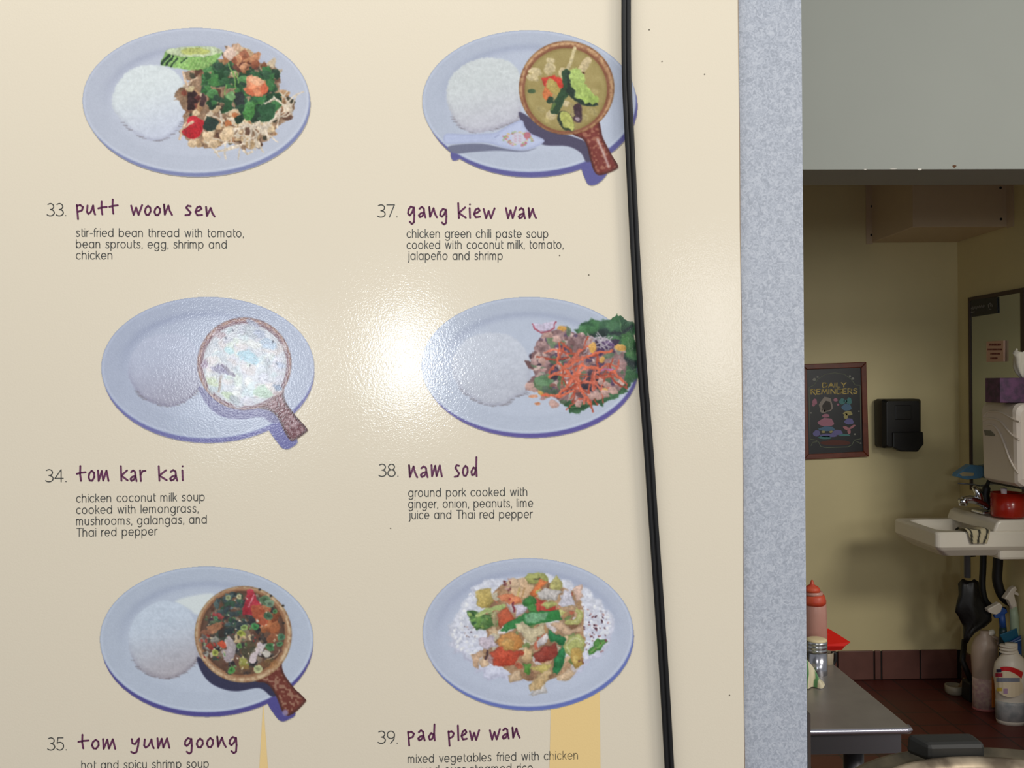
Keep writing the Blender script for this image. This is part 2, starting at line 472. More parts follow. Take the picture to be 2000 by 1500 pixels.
FOOD = {'stir_fry', 'cucumber_slice', 'soup_vegetables', 'pork_salad', 'lettuce', 'stir_fried_vegetables', 'radish_slice'}
class Print:
    def __init__(self, ox, oy, w, h, s=0.235):
        self.ox, self.oy, self.s = ox, oy, s
        st = 1.0 / s                      # one picture pixel, in tracing units
        self.st = st
        nx, ny = int(w / st) + 1, int(h / st) + 1
        xs = np.arange(nx) * st; ys = np.arange(ny) * st
        self.X, self.Y = np.meshgrid(xs, ys)
        self.C = np.zeros(self.X.shape + (3,)); self.C[:] = (205, 195, 170)
        self.I = np.full(self.X.shape, -1)
        self.names = []
    def part(self, name):
        self.names.append(name); return len(self.names) - 1
    def _win(self, pts, m):
        P = np.asarray(pts, float)
        x0, y0 = P.min(0) - m; x1, y1 = P.max(0) + m
        a, b = max(0, int(y0 / self.st)), min(self.X.shape[0], int(y1 / self.st) + 2)
        c, d = max(0, int(x0 / self.st)), min(self.X.shape[1], int(x1 / self.st) + 2)
        return slice(a, b), slice(c, d)
    def _apply(self, w, al, color, pid):
        col = np.asarray(color, float)
        al = np.clip(al, 0, 1)[..., None]
        self.C[w] = self.C[w] * (1 - al) + col * al
        if pid is not None:
            I = self.I[w]; I[al[..., 0] > 0.5] = pid; self.I[w] = I
    def fill(self, pts, color, pid=None, soft=6.0, op=1.0, mott=0.0, mscale=40, seed=1, rim=None, rimw=14, light=0.0):
        w = self._win(pts, soft + 2)
        X, Y = self.X[w], self.Y[w]
        if X.size == 0: return
        d = sdf_poly(pts, X, Y)
        al = np.clip(d / soft + 0.5, 0, 1) * op
        col = np.empty(X.shape + (3,)); col[:] = color
        if rim is not None:
            k = np.clip(1 - d / rimw, 0, 1)[..., None]
            col = col * (1 - k) + np.asarray(rim, float) * k
        if light:
            P = np.asarray(pts, float); c = P.mean(0); r = np.ptp(P, axis=0).max() / 2 + 1e-6
            col = col + (light * (-(X - c[0]) * .4 - (Y - c[1])) / r)[..., None]
        if mott:
            col = col + ((fbm(X, Y, mscale, seed) - .5) * 2 * mott)[..., None]
        self._apply(w, al, col, pid)
    def ell(self, cx, cy, rx, ry, color, pid=None, rot=0.0, **k):
        self.fill(blob(cx, cy, rx, ry, rot, 0, 0, 48), color, pid, **k)
    def grad(self, pts, fn, pid=None, soft=6.0, op=1.0):
        w = self._win(pts, soft + 2)
        X, Y = self.X[w], self.Y[w]
        d = sdf_poly(pts, X, Y)
        self._apply(w, np.clip(d / soft + .5, 0, 1) * op, fn(X, Y, d), pid)
    def line(self, pts, width, color, pid=None, op=1.0, soft=4.0, taper=False):
        w = self._win(pts, width + soft)
        X, Y = self.X[w], self.Y[w]
        if X.size == 0: return
        d = np.full(X.shape, 1e9)
        for (x0, y0), (x1, y1) in zip(pts, pts[1:]):
            dx, dy = x1 - x0, y1 - y0
            t = np.clip(((X - x0) * dx + (Y - y0) * dy) / (dx * dx + dy * dy + 1e-9), 0, 1)
            d = np.minimum(d, np.hypot(X - x0 - t * dx, Y - y0 - t * dy))
        self._apply(w, np.clip((width / 2 - d) / soft + .5, 0, 1) * op, color, pid)
    def scatter(self, region, n, palette, r0, r1, seed, pid=None, el=2.0, j=.25, soft=6, op=1.0, vary=14, light=12):
        rnd = random.Random(seed)
        P = np.asarray(region, float); lo, hi = P.min(0), P.max(0)
        k = 0
        while k < n:
            x, y = rnd.uniform(lo[0], hi[0]), rnd.uniform(lo[1], hi[1])
            if sdf_poly(region, np.array([[x]]), np.array([[y]]))[0, 0] < 0: continue
            k += 1
            r = rnd.uniform(r0, r1); c = rnd.choice(palette); v = rnd.uniform(-vary, vary)
            self.fill(blob(x, y, r * rnd.uniform(1, el), r, rnd.uniform(0, math.pi), j, rnd.random(), 9),
                      tuple(q + v for q in c), pid, soft=soft, op=op, light=light)
    def strands(self, region, n, color, L0, L1, width, seed, pid=None, bend=.3, vary=18, op=1.0):
        rnd = random.Random(seed)
        P = np.asarray(region, float); lo, hi = P.min(0), P.max(0)
        k = 0
        while k < n:
            x, y = rnd.uniform(lo[0], hi[0]), rnd.uniform(lo[1], hi[1])
            if sdf_poly(region, np.array([[x]]), np.array([[y]]))[0, 0] < 0: continue
            k += 1
            a = rnd.uniform(0, math.pi); L = rnd.uniform(L0, L1); b = rnd.uniform(-bend, bend)
            pts = []
            for i in range(7):
                t = i / 6 - .5
                aa = a + b * t * 2
                pts.append((x + math.cos(aa) * L * t, y + math.sin(aa) * L * t))
            v = rnd.uniform(-vary, vary)
            self.line(pts, width * rnd.uniform(.7, 1.2), tuple(q + v for q in color), pid, op=op)
    def plate(self, cx, cy, rx, ry, color, shadow, shcol, well=(0, -20, .80, .74), extra=(), seed=5):
        p = self.part('plate')
        if shadow:
            sx, sy = shadow
            self.ell(cx + sx, cy + sy, rx - 6, ry, shcol, p, soft=10)
        for e in extra:
            self.fill(round_poly(e), shcol, p, soft=8)
        c = np.asarray(color, float)
        def fn(X, Y, d):
            u, v = (X - cx) / rx, (Y - cy) / ry
            col = np.empty(X.shape + (3,)); col[:] = c
            col += (v * 4 + u * 2)[..., None]
            wx, wy, wa, wb = well
            r = np.sqrt(((X - cx - wx) / (rx * wa)) ** 2 + ((Y - cy - wy) / (ry * wb)) ** 2)
            ins = np.clip((1 - r) / .06, 0, 1)
            col += (ins * 6)[..., None]
            shade = np.exp(-((r - .97) / .07) ** 2) * np.clip(-v * 1.3 + .25, 0, 1)
            col -= shade[..., None] * np.array((15, 15, 11))
            lip = np.exp(-((r - 1.0) / .04) ** 2) * np.clip(v, 0, 1)
            col += (lip * 7)[..., None]
            e = np.exp(-((d - 16) / 9) ** 2)
            col += (e * 12)[..., None]
            e2 = np.exp(-(d / 7) ** 2)
            col -= e2[..., None] * np.array((26, 22, 8))
            col += ((fbm(X, Y, 60, seed) - .5) * 6)[..., None]
            return col
        self.grad(blob(cx, cy, rx, ry, 0, 0, 0, 72), fn, p, soft=7)
        return p
    def rice(self, pts, color, seed, low=(-18, -20, -14), pid=None, grain=9, edge=True):
        p = self.part('rice_mound') if pid is None else pid
        P = np.asarray(pts, float); c0 = P.mean(0); r = np.ptp(P, axis=0) / 2
        base = np.asarray(color, float); lo = np.asarray(low, float)
        def fn(X, Y, d):
            u, v = (X - c0[0]) / r[0], (Y - c0[1]) / r[1]
            col = np.empty(X.shape + (3,)); col[:] = base
            q = np.clip((v * .8 + u * .2 + .5) / 1.4, 0, 1)
            col += (q * q * (3 - 2 * q))[..., None] * lo * 1.15
            col += ((vnoise(X, Y, 15, seed) - .5) * grain * 1.5 + (vnoise(X * .6, Y, 26, seed + 3) - .5) * grain)[..., None]
            k = np.clip(1 - d / 40, 0, 1) * np.clip(v + .45, 0, 1)
            col -= k[..., None] * np.array((22, 24, 20))
            return col
        self.grad(jag(round_poly(pts), 5, seed, 3), fn, p, soft=14)
        if edge:
            rnd = random.Random(seed)
            Q = round_poly(pts, 6)
            for (x, y) in Q:
                if (y - c0[1]) / r[1] > .45 and rnd.random() < .75:
                    self.line([(x - 18, y - 3), (x + 14, y + rnd.uniform(-6, 8))], rnd.uniform(4, 9), (110, 100, 105), p, op=.55)
        return p
    def bowl(self, cx, cy, rx, ry, ix, iy, irx, iry, rimc, rimd, soupc, seed):
        p = self.part('soup_bowl')
        def fn(X, Y, d):
            col = np.empty(X.shape + (3,)); col[:] = rimc
            n = fbm(X, Y, 22, seed)
            col += (np.asarray(rimd, float) - np.asarray(rimc, float)) * np.clip((n - .42) * 4, 0, 1)[..., None] * .75
            e = np.exp(-(d / 10) ** 2)
            col -= e[..., None] * 35
            hl = np.exp(-((d - 22) / 9) ** 2)
            col += (hl * 22)[..., None]
            return col
        self.grad(blob(cx, cy, rx, ry, 0, 0, 0, 64), fn, p, soft=6)
        q = self.part('soup')
        self.ell(ix, iy, irx + 22, iry + 22, rimd, p, soft=16, mott=18, seed=seed)
        sc = np.asarray(soupc, float)
        def fs(X, Y, d):
            col = np.empty(X.shape + (3,)); col[:] = sc
            col += ((fbm(X, Y, 90, seed + 9) - .5) * 26)[..., None]
            col -= np.clip(1 - d / 30, 0, 1)[..., None] * 18
            return col
        self.grad(blob(ix, iy, irx, iry, 0, 0, 0, 64), fs, q, soft=8)
        return p, q
    def handle(self, pts, c, spots, seed, gl=None):
        p = self.part('bowl_handle')
        P = round_poly(pts)
        self.fill(P, c, p, soft=6, mott=14, mscale=30, seed=seed, rim=tuple(q * .6 for q in c), rimw=26)
        w = self._win(P, 2); X, Y = self.X[w], self.Y[w]
        d = sdf_poly(P, X, Y)
        n = vnoise(X, Y, 17, seed + 2)
        self._apply(w, np.clip((n - .56) * 6, 0, .75) * np.clip((d - 12) / 12, 0, 1), spots, p)
        if gl: self.line(gl, 20, (214, 190, 186), p, op=.75, soft=14)
        return p
    def to_board(self, root, name, off, material, label, strength=.58, warp=1.0):
        """one mesh per printed element, all lying in the sheet's plane"""
        food = np.isin(self.I, [i for i, n_ in enumerate(self.names) if n_ in FOOD]).astype(float)
        m = food.copy()
        for _ in range(6):
            for ax in (0, 1): m = np.roll(m, 1, ax) * .3 + m * .4 + np.roll(m, -1, ax) * .3
        # ragged, organic outlines and surface relief of the food
        X, Y = self.X, self.Y
        dx = ((vnoise(X, Y, 38, 201) - .5) * 20 + (vnoise(X, Y, 15, 203) - .5) * 7) * m * warp
        dy = ((vnoise(X, Y, 38, 205) - .5) * 20 + (vnoise(X, Y, 15, 207) - .5) * 7) * m * warp
        iy, ix = np.indices(X.shape)
        sy = np.clip(np.rint(iy + dy / self.st).astype(int), 0, X.shape[0] - 1)
        sx = np.clip(np.rint(ix + dx / self.st).astype(int), 0, X.shape[1] - 1)
        self.C, self.I = self.C[sy, sx], self.I[sy, sx]
        food = np.isin(self.I, [i for i, n_ in enumerate(self.names) if n_ in FOOD]).astype(float)
        L = self.C.mean(-1)
        emb = np.clip(np.roll(np.roll(L, 1, 0), 1, 1) - np.roll(np.roll(L, -1, 0), -1, 1), -60, 60)
        tex = (vnoise(X, Y, 11, 211) - .5) * .34 + (fbm(X, Y, 46, 213) - .5) * .46
        spk = np.clip((vnoise(X, Y, 9, 217) - .80) * 5, 0, 1) * 46 - np.clip((.2 - vnoise(X, Y, 12, 219)) * 5, 0, 1) * 34
        k = strength * food
        self.C = self.C * (1 + tex * k)[..., None] + ((spk - emb * .30) * k)[..., None]
        for ax in (0, 1):                # the softness of the printed photograph
            C = self.C; lo = np.roll(C, 1, ax); hi = np.roll(C, -1, ax)
            self.C = lo * .27 + C * .46 + hi * .27
        g = self.C.mean(-1, keepdims=True)
        n = (vnoise(self.X, self.Y, 7, 77) - .5)[..., None] * 7
        self.C = (g + (self.C - g) * .94) * .97 + 5 + n
        ny, nx = self.X.shape
        PX, PY = self.ox + self.X * self.s, self.oy + self.Y * self.s
        W = onB_np(PX, PY, off).reshape(-1, 3)
        c = np.clip(self.C, 0, 255).reshape(-1, 3) / 255.0
        c = np.where(c <= .04045, c / 12.92, ((c + .055) / 1.055) ** 2.4)
        rgba = np.concatenate([c, np.ones((len(c), 1))], 1).astype(np.float32)
        cell = self.I[:-1, :-1]
        first = None
        for k, part in enumerate(self.names):
            ii, jj = np.nonzero(cell == k)
            if len(ii) == 0: continue
            a = ii * nx + jj
            q = np.stack([a, a + nx, a + nx + 1, a + 1], 1)
            u, inv = np.unique(q.ravel(), return_inverse=True)
            me = bpy.data.meshes.new(part)
            me.vertices.add(len(u)); me.vertices.foreach_set('co', W[u].astype(np.float32).ravel())
            nf = len(q)
            me.loops.add(nf * 4); me.loops.foreach_set('vertex_index', inv.astype(np.int32).ravel())
            me.polygons.add(nf)
            me.polygons.foreach_set('loop_start', np.arange(0, nf * 4, 4, dtype=np.int32))
            me.polygons.foreach_set('loop_total', np.full(nf, 4, dtype=np.int32))
            at = me.attributes.new('Col', 'FLOAT_COLOR', 'POINT')
            at.data.foreach_set('color', rgba[u].ravel())
            me.update()
            if first is None:
                first = link_mesh(name, me, material, root); first['label'] = label
            else:
                link_mesh(part, me, material, first)
        return first

# ================================================================== the laminate partition and the menu on it
LAM_F = 0.006                       # the menu sheet stands this far off the laminate
wall_laminate = mat('speckled_laminate', rgb(206, 208, 212), 0.38, color2=rgb(190, 192, 198), nscale=420.0)
def laminate_tex(m):
    nt = m.node_tree; b = nt.nodes['Principled BSDF']
    tc = nt.nodes.new('ShaderNodeTexCoord')
    v = nt.nodes.new('ShaderNodeTexNoise'); v.inputs['Scale'].default_value = 230; v.inputs['Detail'].default_value = 2
    v.inputs['Distortion'].default_value = 1.6
    nt.links.new(tc.outputs['Object'], v.inputs['Vector'])
    r = nt.nodes.new('ShaderNodeValToRGB')
    e = r.color_ramp.elements
    e[0].position = .34; e[0].color = rgb(160, 166, 178)
    e[1].position = .66; e[1].color = rgb(193, 198, 208)
    x = e.new(.5); x.color = rgb(177, 183, 195)
    nt.links.new(v.outputs['Fac'], r.inputs['Fac'])
    nt.links.new(r.outputs['Color'], b.inputs['Base Color'])
laminate_tex(wall_laminate)
pr_top, pr_bot = onB(1565, 0, -LAM_F), onB(1577, 1500, -LAM_F)
def wall_edge(z):
    t = (z - pr_bot.z) / (pr_top.z - pr_bot.z)
    return pr_bot + (pr_top - pr_bot) * t
bm = bmesh.new()
A, B = wall_edge(0.0), wall_edge(3.0)
L = Vector((math.cos(BOARD_YAW), math.sin(BOARD_YAW), 0))
add_prism(bm, [A, B, B - L * 1.7, Vector((A.x, A.y, 0)) - L * 1.7], -BN * 0.11)
o = build('wall_left', bm, wall_laminate); tag(o, 'speckled grey laminate partition wall behind the menu sheet', 'wall', kind='structure')
# worn metal corner strip low on the partition's end
edge_m = mat('corner_strip', rgb(84, 74, 68), 0.45, 0.6)
bm = bmesh.new()
c0 = wall_edge(0.0); c1 = onB(1576.5, 1395, -LAM_F)
add_prism(bm, [c0 + L * .0005, c1 + L * .0005, c1 + L * .0035, c0 + L * .0035], -BN * 0.10)
o = build('trim_1', bm, edge_m); tag(o, 'thin worn strip along the lower edge of the laminate partition', 'trim', kind='structure')

# the menu sheet
menu = empty('menu_board', onB(700, 1900, 0))
tag(menu, 'cream glossy menu sheet with six printed dishes and their names', 'menu board')
sheet_m = gloss_finish(mat('menu_sheet', rgb(235, 224, 202), 0.23))
bm = bmesh.new()
top, bot = onB(1441.5, 0), onB(1454.5, 1500)
d = (bot - top)
TR, BR = top - d * 0.25, bot + d * 0.28
TL, BL = TR - L * 1.05, BR - L * 1.05
# slightly uneven hand-cut right edge
right = []
rnd = random.Random(4)
for i in range(15):
    t = i / 14
    right.append(BR + (TR - BR) * t + L * rnd.uniform(-.0006, .0006))
add_prism(bm, right + [TL, BL], -BN * 0.004)
build('sheet', bm, sheet_m, menu)
edge_dark = mat('sheet_cut_edge', rgb(150, 128, 104), 0.6)
bm = bmesh.new()
for i in range(14):
    add_prism(bm, [right[i] + BN * .0001, right[i + 1] + BN * .0001, right[i + 1] + L * .0007, right[i] + L * .0007], -BN * 0.0035)
tag(build('cut_edge', bm, edge_dark, menu), 'brownish cut edge')

def onprint(k):
    return lambda x, y: onB(x, y, 0.0002 * k)
yellow_m = gloss_finish(mat('menu_yellow_ink', rgb(248, 216, 150), 0.23))
flat_poly('yellow_spike', [[(514, 1372), (506, 1510), (524, 1510)]], onprint(1), yellow_m, menu)
flat_poly('yellow_band', [[(1076, 1370), (1171, 1340), (1173, 1515), (1073, 1515)]], onprint(1), yellow_m, menu)

PRINT = gloss_finish(attr_mat('menu_print', 0.23))
PURP = gloss_finish(mat('plum_ink', rgb(104, 44, 84), 0.25))
GREY = gloss_finish(mat('grey_ink', rgb(84, 84, 80), 0.25))

def text_block(num, name, lines, seed):
    (nt, nx0, nx1, ny) = num
    ribbon_mesh('dish_number', layout(nt, NUMS, nx0, nx1, ny, ny, 24), 2.0, onprint(1), GREY, menu)
    st = []
    for (t, x0, x1, y0, y1, h) in name:
        st += layout(t, HAND, x0, x1, y0, y1, h, seed)
    ribbon_mesh('dish_name', st, 3.7, onprint(1), PURP, menu)
    st = []
    for (t, x0, x1, y0, y1) in lines:
        st += layout(t, SANS, x0, x1, y0, y1, 11.3)
    ribbon_mesh('dish_description', st, 1.6, onprint(1), GREY, menu)
text_block(('33.', 92, 128.5, 421.5), [('putt', 150, 230, 420, 419, 19), ('woon', 256, 336, 421, 421, 19), ('sen', 362, 419, 421, 423, 19)],
           [('stir-fried bean thread with tomato,', 149, 475.5, 462, 463), ('bean sprouts, egg, shrimp and', 149, 442, 484, 485), ('chicken', 149, 218.5, 506, 506)], 3)
text_block(('37.', 737.5, 775.5, 424), [('gang', 797, 872, 425, 426, 20), ('kiew', 895, 966, 427, 426, 20), ('wan', 988, 1047, 428, 427, 20)],
           [('chicken green chili paste soup', 795, 1070, 464, 464), ('cooked with coconut milk, tomato,', 795, 1100, 486, 485), ('jalapeño and shrimp', 797, 981, 507, 507)], 8)
text_block(('34.', 89, 129, 941), [('tom', 150, 212, 940, 939, 20), ('kar', 236, 284, 939, 939, 20), ('kai', 310, 357, 939, 938, 20)],
           [('chicken coconut milk soup', 149.5, 399, 981, 978), ('cooked with lemongrass,', 149.5, 387, 1003.5, 1000.5), ('mushrooms, galangas, and', 149.5, 403, 1025.5, 1022), ('Thai red pepper', 150, 307, 1048, 1045)], 5)
text_block(('38.', 740, 777.5, 930.5), [('nam', 799, 863, 932, 932, 22), ('sod', 888, 931, 931, 930, 22)],
           [('ground pork cooked with', 798, 1029, 970, 968), ('ginger, onion, peanuts, lime', 798, 1040.5, 992, 990), ('juice and Thai red pepper', 799, 1040, 1013.5, 1011.5)], 6)
text_block(('35.', 93, 129.5, 1465), [('tom', 153, 225, 1463, 1463, 20), ('yum', 256, 331, 1462, 1461, 20), ('goong', 361, 462, 1461, 1460, 20)],
           [('hot and spicy shrimp soup', 159.5, 407, 1502, 1499)], 7)
text_block(('39.', 738.5, 776, 1452), [('pad', 797, 849, 1448, 1446, 19), ('plew', 876, 936, 1448, 1445, 20), ('wan', 957, 1015, 1446, 1442, 20)],
           [('mixed vegetables fried with chicken', 797, 1128, 1490, 1482.5), ('served over steamed rice', 797, 1040, 1512.5, 1507)], 9)
SPECK = mat('menu_fleck', rgb(110, 100, 84), 0.5)
for x, y in ((1150, 537), (763, 1032), (1268, 58), (1376, 145), (1293, 120), (1425, 1358), (1093, 499)):
    flat_poly('ink_fleck', [[(x + 1.5 * math.cos(-a), y + 1.5 * math.sin(-a)) for a in (0, 1, 2, 3, 4, 5)]], onprint(1), SPECK, menu)

GREENS = [(36, 78, 46), (52, 112, 56), (30, 60, 40), (70, 130, 66), (44, 92, 52)]
# ---- glass noodle stir fry
P = Print(150, 40, 2000, 1362)
P.plate(990, 664, 945, 606, (190, 197, 214), (14, 32), (128, 136, 182), well=(0, 0, .80, .74))
P.rice([(290, 690), (330, 540), (430, 420), (580, 372), (740, 385), (860, 470), (915, 620), (905, 780), (850, 900), (740, 985), (610, 998), (470, 930), (350, 810)], (222, 231, 233), 11, low=(-14, -16, -2))
f = P.part('stir_fry')
mass = jag([(890, 430), (1100, 385), (1215, 330), (1235, 225), (1330, 195), (1420, 275), (1510, 340), (1640, 375), (1690, 470), (1690, 580), (1770, 640), (1815, 720), (1790, 800), (1660, 880), (1640, 965), (1480, 1055), (1400, 1080), (1280, 1010), (1120, 1070), (1020, 1060), (930, 1020), (860, 930), (900, 760), (820, 650), (800, 600), (890, 560), (930, 500)], 16, 3, 4)
P.fill(mass, (150, 118, 90), f, mott=38, mscale=70, seed=2)
P.scatter(mass, 120, [(205, 172, 132), (132, 82, 52), (208, 188, 160), (96, 62, 44), (186, 142, 100), (70, 66, 48), (216, 196, 150)], 14, 34, 4, f)
low = [(1000, 900), (1300, 800), (1780, 640), (1800, 780), (1640, 900), (1480, 1040), (1120, 1060), (1000, 1000)]
P.scatter(low, 50, [(214, 188, 150), (196, 164, 122), (170, 124, 86), (222, 204, 176)], 14, 34, 7, f)
P.strands(low, 34, (216, 200, 178), 120, 260, 13, 5, f)
P.scatter([(1060, 400), (1350, 360), (1640, 400), (1690, 520), (1660, 820), (1540, 850), (1380, 800), (1100, 700), (1050, 600)], 95, GREENS, 20, 46, 9, f, j=.4)
P.scatter([(890, 600), (1060, 620), (1040, 720), (900, 700)], 14, [(96, 44, 40), (140, 70, 50), (60, 34, 34)], 16, 34, 12, f)
for s in (21, 22, 23): P.scatter([(1230, 300), (1500, 300), (1510, 390), (1300, 400)], 8, [(150, 84, 54), (190, 130, 90), (110, 60, 44)], 20, 36, s, f)
for q in ([(1255, 360), (1300, 430), (1320, 560)], [(1330, 440), (1345, 520)], [(1240, 540), (1235, 620)]): P.line(q, 13, (120, 170, 84), f)
P.fill(blob(1430, 750, 45, 78, .1, .12, 5), (74, 140, 66), f, mott=14, light=16)
P.fill(blob(1580, 760, 70, 85, .5, .2, 6), (38, 86, 50), f, mott=14)
P.fill(blob(1350, 650, 55, 62, .2, .2, 8), (38, 46, 44), f)
P.fill(blob(1520, 640, 60, 34, .1, .2, 9), (50, 112, 60), f, mott=10)
P.fill(blob(1285, 625, 36, 40, .1, .3, 19), (120, 168, 104), f, mott=10)
P.fill(blob(1110, 862, 66, 60, .3, .12, 3), (32, 54, 44), f)
P.fill(blob(1490, 545, 100, 78, .5, .22, 14), (226, 140, 98), f, mott=26, mscale=50, seed=4, light=14)
P.fill(blob(1500, 510, 60, 40, .2, .3, 4), (232, 172, 132), f)
P.fill(blob(1560, 565, 36, 40, .2, .2, 5), (222, 106, 66), f); P.fill(blob(1430, 590, 50, 28, .6, .3, 6), (216, 112, 72), f)
P.fill(blob(1275, 270, 62, 66, .4, .25, 7), (218, 190, 172), f, mott=14, light=12)
P.fill(blob(1330, 225, 38, 36, .4, .2, 8), (206, 168, 138), f, light=12)
P.fill(round_poly([(880, 930), (912, 840), (960, 790), (1030, 815), (1055, 850), (1030, 940), (970, 988), (915, 970)]), (202, 30, 42), f, mott=16, seed=6, light=14)
for q in ([(910, 850), (870, 930), (855, 985)], [(970, 840), (905, 890)], [(885, 430), (915, 560)], [(930, 520), (1000, 470)]): P.line(q, 20, (222, 190, 158), f)
for q in ([(1190, 760), (1205, 880)], [(1450, 890), (1432, 1060)], [(1300, 905), (1490, 880)], [(1640, 630), (1690, 690), (1755, 745)], [(1145, 1095), (1250, 1070), (1350, 1050)], [(1560, 860), (1595, 990)], [(1700, 735), (1600, 850)], [(1385, 1080), (1420, 1112), (1460, 1090)], [(1570, 690), (1640, 650)]):
    P.line(q, 17, (224, 208, 186), f)
for (x, y, r) in ((1080, 960, 46), (1240, 950, 60), (1310, 770, 44), (965, 1020, 40), (990, 770, 34), (1130, 1030, 40)):
    P.fill(blob(x, y, r, r * .85, .3, .25, x), (226, 196, 156), f, mott=18, light=16)
P.scatter([(1230, 850), (1320, 790), (1300, 880)], 4, [(190, 110, 60)], 14, 26, 31, f)
cu = P.part('cucumber_slice')
P.fill(jag([(692, 368), (740, 245), (860, 222), (1150, 218), (1212, 262), (1165, 335), (1080, 392), (960, 412), (850, 405)], 5, 2, 4), (134, 182, 96), cu, mott=18, mscale=40, seed=8)
for x in range(860, 1150, 34): P.line([(x, 320), (x - 50, 400)], 8, (168, 204, 120), cu, op=.7)
for q, w in (([(768, 285), (708, 358)], 24), ([(802, 292), (742, 372)], 20), ([(838, 318), (780, 382)], 12), ([(912, 315), (870, 352)], 10)): P.line(q, w, (34, 58, 40), cu)
P.fill(round_poly([(742, 250), (860, 222), (1010, 218), (1150, 220), (1210, 262), (1080, 300), (940, 304), (800, 288)]), (198, 212, 172), cu)
P.ell(985, 256, 125, 28, (186, 194, 108), cu, mott=10, soft=14)
P.to_board(menu, 'dish_picture', 0.0004, PRINT, 'printed plate of noodle stir fry with cucumber and rice', .75, .8)

# ---- green curry with spoon
P = Print(810, 40, 2000, 1404)
P.plate(950, 670, 890, 592, (184, 193, 212), (20, 44), (92, 90, 156), extra=([(300, 1090), (305, 1150), (330, 1166), (370, 1150), (380, 1110)], [(1380, 1190), (1415, 1320), (1450, 1368), (1520, 1358), (1590, 1290), (1600, 1230), (1470, 1150)]))
P.rice([(265, 640), (285, 500), (390, 380), (560, 312), (740, 325), (850, 400), (890, 560), (885, 740), (860, 830), (740, 880), (640, 915), (470, 930), (350, 860), (290, 740)], (208, 215, 217), 21, low=(-10, -16, -6))
sh = P.part('printed_shadow')
P.fill(round_poly([(880, 760), (880, 830), (930, 920), (1010, 1000), (1090, 1038), (1270, 1045), (1380, 1100), (1425, 1175), (1480, 1150), (1450, 1030), (1300, 960), (1100, 900)]), (76, 70, 98), sh, soft=10)
P.fill(round_poly([(272, 1062), (330, 1035), (560, 1025), (760, 1066), (900, 1083), (1010, 1060), (900, 1092), (700, 1082), (500, 1092), (340, 1106)]), (112, 116, 142), sh, soft=10)
sp = P.part('soup_spoon')
P.fill(round_poly([(240, 980), (262, 942), (400, 945), (560, 942), (670, 932), (740, 895), (800, 860), (890, 828), (918, 885), (968, 940), (1078, 994), (1020, 1046), (900, 1078), (760, 1062), (600, 1018), (420, 1020), (275, 1028), (243, 1005)]), (190, 200, 232), sp, rim=(168, 178, 214), rimw=24, mott=6)
P.line([(280, 985), (660, 970)], 34, (172, 184, 220), sp, op=.5, soft=30); P.line([(700, 950), (665, 972)], 10, (150, 158, 196), sp, op=.7)
rnd = random.Random(5)
for i in range(70):
    a = rnd.uniform(0, 6.28); k = rnd.uniform(.55, 1.0)
    c = rnd.choice([(150, 176, 110), (206, 130, 150), (214, 190, 130), (176, 190, 120), (196, 100, 120), (222, 200, 160)])
    P.ell(858 + 128 * k * math.cos(a), 982 + 62 * k * math.sin(a), rnd.uniform(6, 13), rnd.uniform(5, 9), c, sp, soft=5, op=.8)
P.ell(935, 955, 30, 28, (196, 96, 116), sp, op=.8); P.ell(858, 982, 54, 48, (206, 204, 222), sp)
for x in (838, 876):
    for y in (962, 984, 1004): P.line([(x - 13, y - 6), (x + 8, y), (x - 6, y + 6)], 5, (200, 150, 170), sp, op=.8)
P.handle([(1270, 900), (1320, 952), (1395, 985), (1430, 1040), (1450, 1120), (1485, 1240), (1525, 1285), (1590, 1275), (1672, 1238), (1690, 1205), (1640, 1120), (1580, 1010), (1556, 950), (1546, 895), (1520, 830), (1400, 830)], (124, 48, 40), (176, 116, 90), 31, [(1520, 990), (1560, 1080), (1612, 1215)])
P.bowl(1263, 560, 397, 390, 1256, 575, 342, 345, (190, 146, 100), (138, 82, 54), (166, 148, 88), 41)
f = P.part('soup_vegetables')
for (x, y, rx, ry, r) in ((1120, 405, 48, 60, .3), (1005, 425, 58, 36, .2), (980, 478, 50, 34, .1), (1235, 440, 38, 54, .1), (1130, 335, 40, 20, .2), (1130, 790, 40, 40, .4), (1255, 690, 36, 26, .3)):
    P.fill(blob(x, y, rx, ry, r, .2, x), (204, 186, 140), f, mott=18, light=14)
P.line([(1330, 232), (1310, 320), (1272, 400)], 30, (206, 190, 142), f); P.line([(1440, 335), (1395, 400)], 66, (204, 184, 140), f); P.ell(1402, 438, 13, 10, (90, 50, 34), f)
for (x, y, r) in ((1050, 740, 50), (1400, 800, 46), (1100, 830, 36), (1480, 760, 50), (1500, 590, 40)):
    P.fill(blob(x, y, r, r * .6, .4, .2, y), (186, 170, 112), f, op=.6, soft=20)
P.fill(blob(1110, 500, 66, 42, -.3, .25, 3), (206, 58, 40), f, mott=20); P.fill(blob(1200, 525, 60, 40, .6, .25, 4), (212, 60, 42), f, mott=20)
P.fill(blob(1105, 600, 42, 56, .1, .2, 5), (214, 120, 66), f, mott=20); P.fill(blob(1150, 555, 42, 82, -.5, .2, 6), (178, 156, 80), f, mott=16)
P.line([(1262, 440), (1268, 560), (1215, 650), (1165, 748)], 74, (42, 74, 44), f); P.line([(1265, 440), (1262, 520)], 34, (40, 68, 48), f); P.ell(1128, 664, 34, 32, (40, 64, 40), f); P.line([(1165, 690), (1140, 740)], 22, (92, 120, 60), f)
P.ell(972, 588, 34, 18, (64, 88, 52), f)
P.fill(round_poly([(1285, 420), (1268, 520), (1265, 600), (1320, 660), (1380, 700), (1480, 714), (1528, 696), (1400, 600)]), (30, 48, 36), f)
